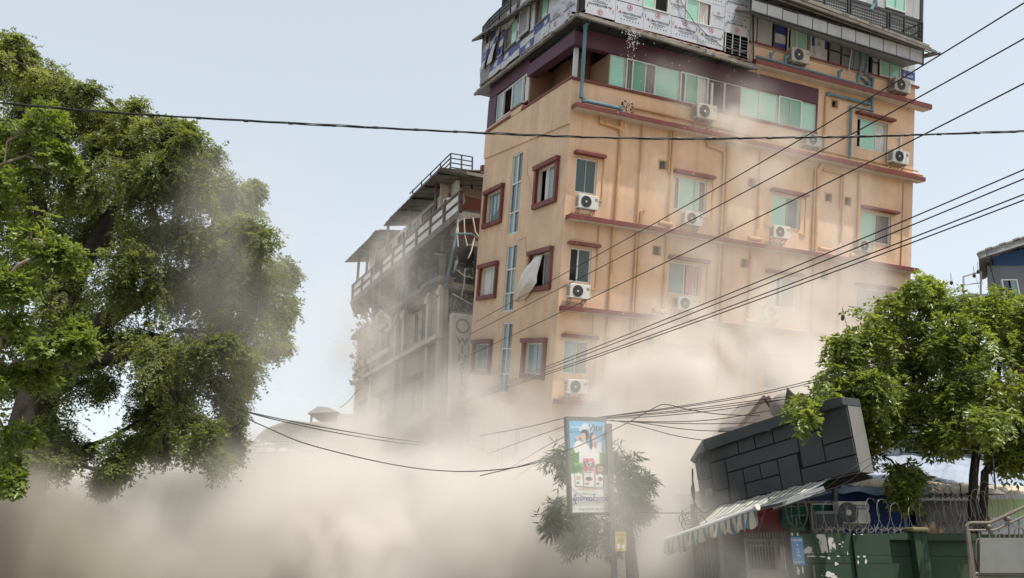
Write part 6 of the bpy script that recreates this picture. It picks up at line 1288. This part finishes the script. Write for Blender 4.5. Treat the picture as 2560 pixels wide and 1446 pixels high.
# water spilling from the eave and small bits falling
mb = MB(); rg = random.Random(12)
for k in range(260):
    u = rg.gauss(1.75, .16) if k < 150 else rg.uniform(.9, 6.5); w_ = 4.75 - abs(rg.gauss(0, .45)) if k < 150 else rg.uniform(1.0, 5.2); c = R(u, w_, .8 + rg.uniform(-.1, .15)); s_ = rg.uniform(.006, .018)
    c = HM @ c; mb.add([c + Vector((0, 0, s_ * 2.2)), c + Vector((s_, 0, -s_)), c + Vector((-s_, .5 * s_, -s_)), c + Vector((0, -s_, -s_))], [(0, 1, 2), (0, 2, 3), (0, 3, 1), (1, 3, 2)])
tag(mb.build('falling_drops', ALU), 'bright drops and crumbs falling from the tiled eave', 'debris', kind='stuff')

# ================================================================ the dust cloud: voxels of scattering dust, uneven and billowing
ng = bpy.data.node_groups.new('dust_field', 'GeometryNodeTree'); ng.interface.new_socket('Geometry', in_out='OUTPUT', socket_type='NodeSocketGeometry')
GN, GL = ng.nodes, ng.links.new
def gm(op, a, b=None, c=None, clamp=False):
    n = GN.new('ShaderNodeMath'); n.operation = op; n.use_clamp = clamp
    for i, v in enumerate((a, b, c)):
        if v is None: continue
        if isinstance(v, (int, float)): n.inputs[i].default_value = v
        else: GL(v, n.inputs[i])
    return n.outputs[0]
def gv(op, a, b=None, s=None):
    n = GN.new('ShaderNodeVectorMath'); n.operation = op
    for i, v in enumerate((a, b)):
        if v is None: continue
        if isinstance(v, (tuple, list, Vector)): n.inputs[i].default_value = tuple(v)
        else: GL(v, n.inputs[i])
    if s is not None: n.inputs[3].default_value = s
    return n
def gmap(v, a, b, c=0., d=1., mode='SMOOTHSTEP'):
    n = GN.new('ShaderNodeMapRange'); n.interpolation_type = mode; n.inputs[1].default_value = a; n.inputs[2].default_value = b; n.inputs[3].default_value = c; n.inputs[4].default_value = d; GL(v, n.inputs[0]); return n.outputs[0]
def gnoise(vec, scale, detail, rough=.55):
    n = GN.new('ShaderNodeTexNoise'); n.inputs['Scale'].default_value = scale; n.inputs['Detail'].default_value = detail; n.inputs['Roughness'].default_value = rough; GL(vec, n.inputs['Vector']); return n
pos = GN.new('GeometryNodeInputPosition').outputs[0]
wn = gnoise(pos, .22, 3); wv = gv('SCALE', gv('SUBTRACT', wn.outputs['Color'], (.5, .5, .5)).outputs[0], s=4.5).outputs[0]
wpos = gv('ADD', pos, wv).outputs[0]                                  # position pushed about so the billows curl
n1_ = gnoise(wpos, .26, 6, .62).outputs['Fac']; n2_ = gnoise(wpos, .95, 5, .62).outputs['Fac']
soft = gm('MULTIPLY', gmap(n1_, .36, .66, .15, 2.0), gmap(n2_, .3, .7, .4, 1.6))
hard = gm('MULTIPLY', gmap(n1_, .43, .57, .05, 2.6), gmap(n2_, .34, .64, .5, 1.5))
# px, py of the puff's centre in the photo's view, distance Y, radii in metres (x, y, z), density
PUFFS = [(-150, 1440, 19.5, 5, 5, 2.2, .5), (150, 1450, 20.5, 5, 5, 2.3, .5), (440, 1430, 21.5, 4.5, 5, 2.3, .5), (780, 1400, 22, 5, 6, 2.9, .55), (1120, 1380, 22, 4.2, 5, 3.0, .50), (1430, 1410, 20.5, 3.2, 3, 2.7, .40), (1640, 1350, 21.5, 2.8, 3, 3.0, .36),
         (200, 1310, 28, 7, 4, 2.5, .28), (500, 1300, 30, 7, 5, 2.8, .28), (740, 1350, 34, 8, 7, 3.0, .20), (1000, 1270, 30, 4.2, 4, 3.0, .22), (1400, 1230, 24.0, 3.0, 2.4, 2.0, .22), (1590, 1180, 23.5, 3.0, 2.2, 2.2, .22), (1850, 1150, 23.8, 3.4, 2.4, 2.4, .24), (2060, 1060, 24.6, 3.0, 2.4, 2.8, .18),
         (1080, 1090, 28.5, 2.6, 2, 2.8, .12), (1260, 1030, 26, 2.4, 1.6, 2.4, .12), (900, 1170, 31, 3.2, 2.5, 2.4, .14), (1480, 1040, 24.6, 2.4, 1.6, 2.2, .14), (1740, 930, 25, 2.6, 1.6, 2.6, .13), (620, 1210, 28, 3.2, 2.5, 1.7, .14), (350, 1230, 26, 2.6, 2.2, 1.3, .14), (1980, 850, 26, 2.4, 1.6, 2.4, .10),
         (1150, 1000, 31, 3.5, 3, 4.0, .05), (1250, 1090, 26, 3.6, 2, 2.8, .26), (1000, 1120, 32, 4, 3, 3.4, .18), (800, 1180, 38, 6, 5, 3.0, .05), (1400, 990, 25.0, 3.0, 1.6, 2.5, .42), (1150, 880, 33, 2.2, 1.5, 3.2, .11), (1600, 970, 25.0, 3.4, 1.8, 2.7, .32), (1850, 950, 24.8, 3.4, 1.8, 3.2, .34), (2060, 880, 26, 3.2, 2.0, 3.6, .22), (2000, 720, 27, 3.4, 2.0, 3.4, .20), (1400, 1240, 16.2, 1.2, 1.0, 1.6, .22), (2180, 800, 27.5, 2.4, 2.0, 3.0, .15), (1800, 800, 25.8, 3.4, 1.6, 2.8, .22),
         (1850, 580, 27.0, 3.2, 1.6, 3.0, .12), (1960, 440, 26.8, 3.2, 1.4, 2.8, .12), (2150, 600, 27.6, 2.4, 1.3, 2.8, .11), (1680, 520, 26.2, 2.4, 1.0, 2.8, .13), (1500, 640, 25.6, 2.0, 1.0, 2.4, .04), (1800, 270, 26.2, 2.4, 1.3, 1.8, .36), (1900, 360, 26.6, 2.2, 1.2, 1.8, .2), (1680, 190, 25.4, 1.5, 1.0, .9, .20), (1070, 640, 34, 2.4, 2.0, 2.4, .13), (960, 800, 34.0, 3.6, 2.2, 3.4, .22), (1080, 880, 32.6, 3.0, 2.0, 3.0, .18), (900, 1000, 36, 4, 3.5, 3.5, .09), (950, 650, 34.5, 2.8, 1.5, 2.4, .07),
         (640, 660, 19.0, 2.4, 2.2, 3.0, .09), (540, 600, 17.8, 2.0, 1.6, 2.4, .05), (640, 880, 18.6, 2.0, 2.0, 2.6, .06), (1560, 1300, 16.6, 1.8, 1.0, 2.6, .30), (1430, 1180, 15.7, 1.3, 1.0, 2.0, .38), (1500, 1270, 15.4, 1.5, .9, 1.7, .26), (1478, 1150, 15.6, .9, .8, 1.5, .45), (1740, 1440, 15.8, 1.4, 1.2, 1.5, .30), (1900, 1440, 15.9, 1.1, .8, 1.0, .28), (1650, 1180, 19.6, 1.8, 1.6, 2.6, .14), (1800, 1130, 20.5, 1.6, 1.2, 1.8, .14)]
def puff_field(puffs):
    tot = None
    for x, y, Y, rx, ry, rz, den in puffs:
        c = at(x, y, Y); d = gv('SUBTRACT', gv('ADD', pos, gv('SCALE', wv, s=.55).outputs[0]).outputs[0], c); q = gv('DIVIDE', d.outputs[0], (rx * 1.25, ry * 1.25, rz * 1.25)); l = gv('LENGTH', q.outputs[0]).outputs[1]
        f = gmap(l, 1.0, .15, 0., den); tot = f if tot is None else gm('ADD', tot, f)
    return tot
thick = gm('MULTIPLY', puff_field(PUFFS[:23]), hard)
tot = puff_field(PUFFS[23:])
sx = GN.new('ShaderNodeSeparateXYZ'); GL(wpos, sx.inputs[0])
lay_ = gm('MULTIPLY', gmap(gm('ADD', sx.outputs[2], gm('MULTIPLY', gm('SUBTRACT', .5, n1_), 16.)), 7.0, .0, 0., .11), gmap(sx.outputs[1], 21., 27., 0., 1.))
tot = gm('ADD', tot, lay_)
far_ = gm('MULTIPLY', gmap(sx.outputs[2], 13., 3., 0., .010), gmap(sx.outputs[1], 30., 40., 0., 1.))
den = gm('ADD', gm('MULTIPLY', gm('ADD', tot, far_), soft), thick); den = gm('SUBTRACT', den, .004); den = gm('MAXIMUM', den, 0.)
def dust_volume(name, label, den, lo, hi, res, colour):
    vc = GN.new('GeometryNodeVolumeCube'); vc.inputs['Min'].default_value = lo; vc.inputs['Max'].default_value = hi
    for kx, r_ in zip(('Resolution X', 'Resolution Y', 'Resolution Z'), res): vc.inputs[kx].default_value = r_
    GL(den, vc.inputs['Density'])
    DM = bpy.data.materials.new('suspended_dust'); DM.use_nodes = True; t = DM.node_tree; t.nodes.clear(); mo = t.nodes.new('ShaderNodeOutputMaterial'); pv = t.nodes.new('ShaderNodeVolumePrincipled'); t.links.new(pv.outputs[0], mo.inputs['Volume'])
    pv.inputs['Color'].default_value = (*colour, 1); pv.inputs['Density'].default_value = 1.0; pv.inputs['Anisotropy'].default_value = .15
    st_ = GN.new('GeometryNodeSetMaterial'); st_.inputs['Material'].default_value = DM; GL(vc.outputs[0], st_.inputs[0]); go = GN.new('NodeGroupOutput'); GL(st_.outputs[0], go.inputs[0])
    do = link(name, bpy.data.meshes.new(name)); md = do.modifiers.new('dust', 'NODES'); md.node_group = ng; return tag(do, label, 'dust', kind='stuff')
dust_volume('dust_cloud', 'billowing pale beige dust rising from the street and round the buildings', den, (-27, 11.8, .01), (13, 62, 21.5), (200, 230, 110), (.88, .848, .80))
# low brownish dust by the big tree, its colour darkened to stand for shade: a field and a cloud of its own
ng = bpy.data.node_groups.new('shaded_dust_field', 'GeometryNodeTree'); ng.interface.new_socket('Geometry', in_out='OUTPUT', socket_type='NodeSocketGeometry')
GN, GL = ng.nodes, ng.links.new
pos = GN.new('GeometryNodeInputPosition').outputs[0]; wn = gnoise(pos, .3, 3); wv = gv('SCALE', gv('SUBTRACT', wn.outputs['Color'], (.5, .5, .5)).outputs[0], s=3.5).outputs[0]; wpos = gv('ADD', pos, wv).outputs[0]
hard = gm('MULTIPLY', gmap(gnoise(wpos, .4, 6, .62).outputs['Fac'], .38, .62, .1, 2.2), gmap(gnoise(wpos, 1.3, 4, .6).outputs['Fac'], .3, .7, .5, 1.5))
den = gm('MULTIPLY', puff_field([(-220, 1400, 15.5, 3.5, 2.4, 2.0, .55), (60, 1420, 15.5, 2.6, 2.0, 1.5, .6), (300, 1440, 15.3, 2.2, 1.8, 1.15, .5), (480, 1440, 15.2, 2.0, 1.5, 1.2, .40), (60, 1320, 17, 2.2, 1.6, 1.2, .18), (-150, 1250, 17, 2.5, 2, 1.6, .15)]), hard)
dust_volume('dust_cloud', 'low brown dust at the bottom left, its colour darkened in place of shade', den, (-20, 11.9, .01), (-1, 21, 6.5), (150, 75, 52), (.54, .50, .43))
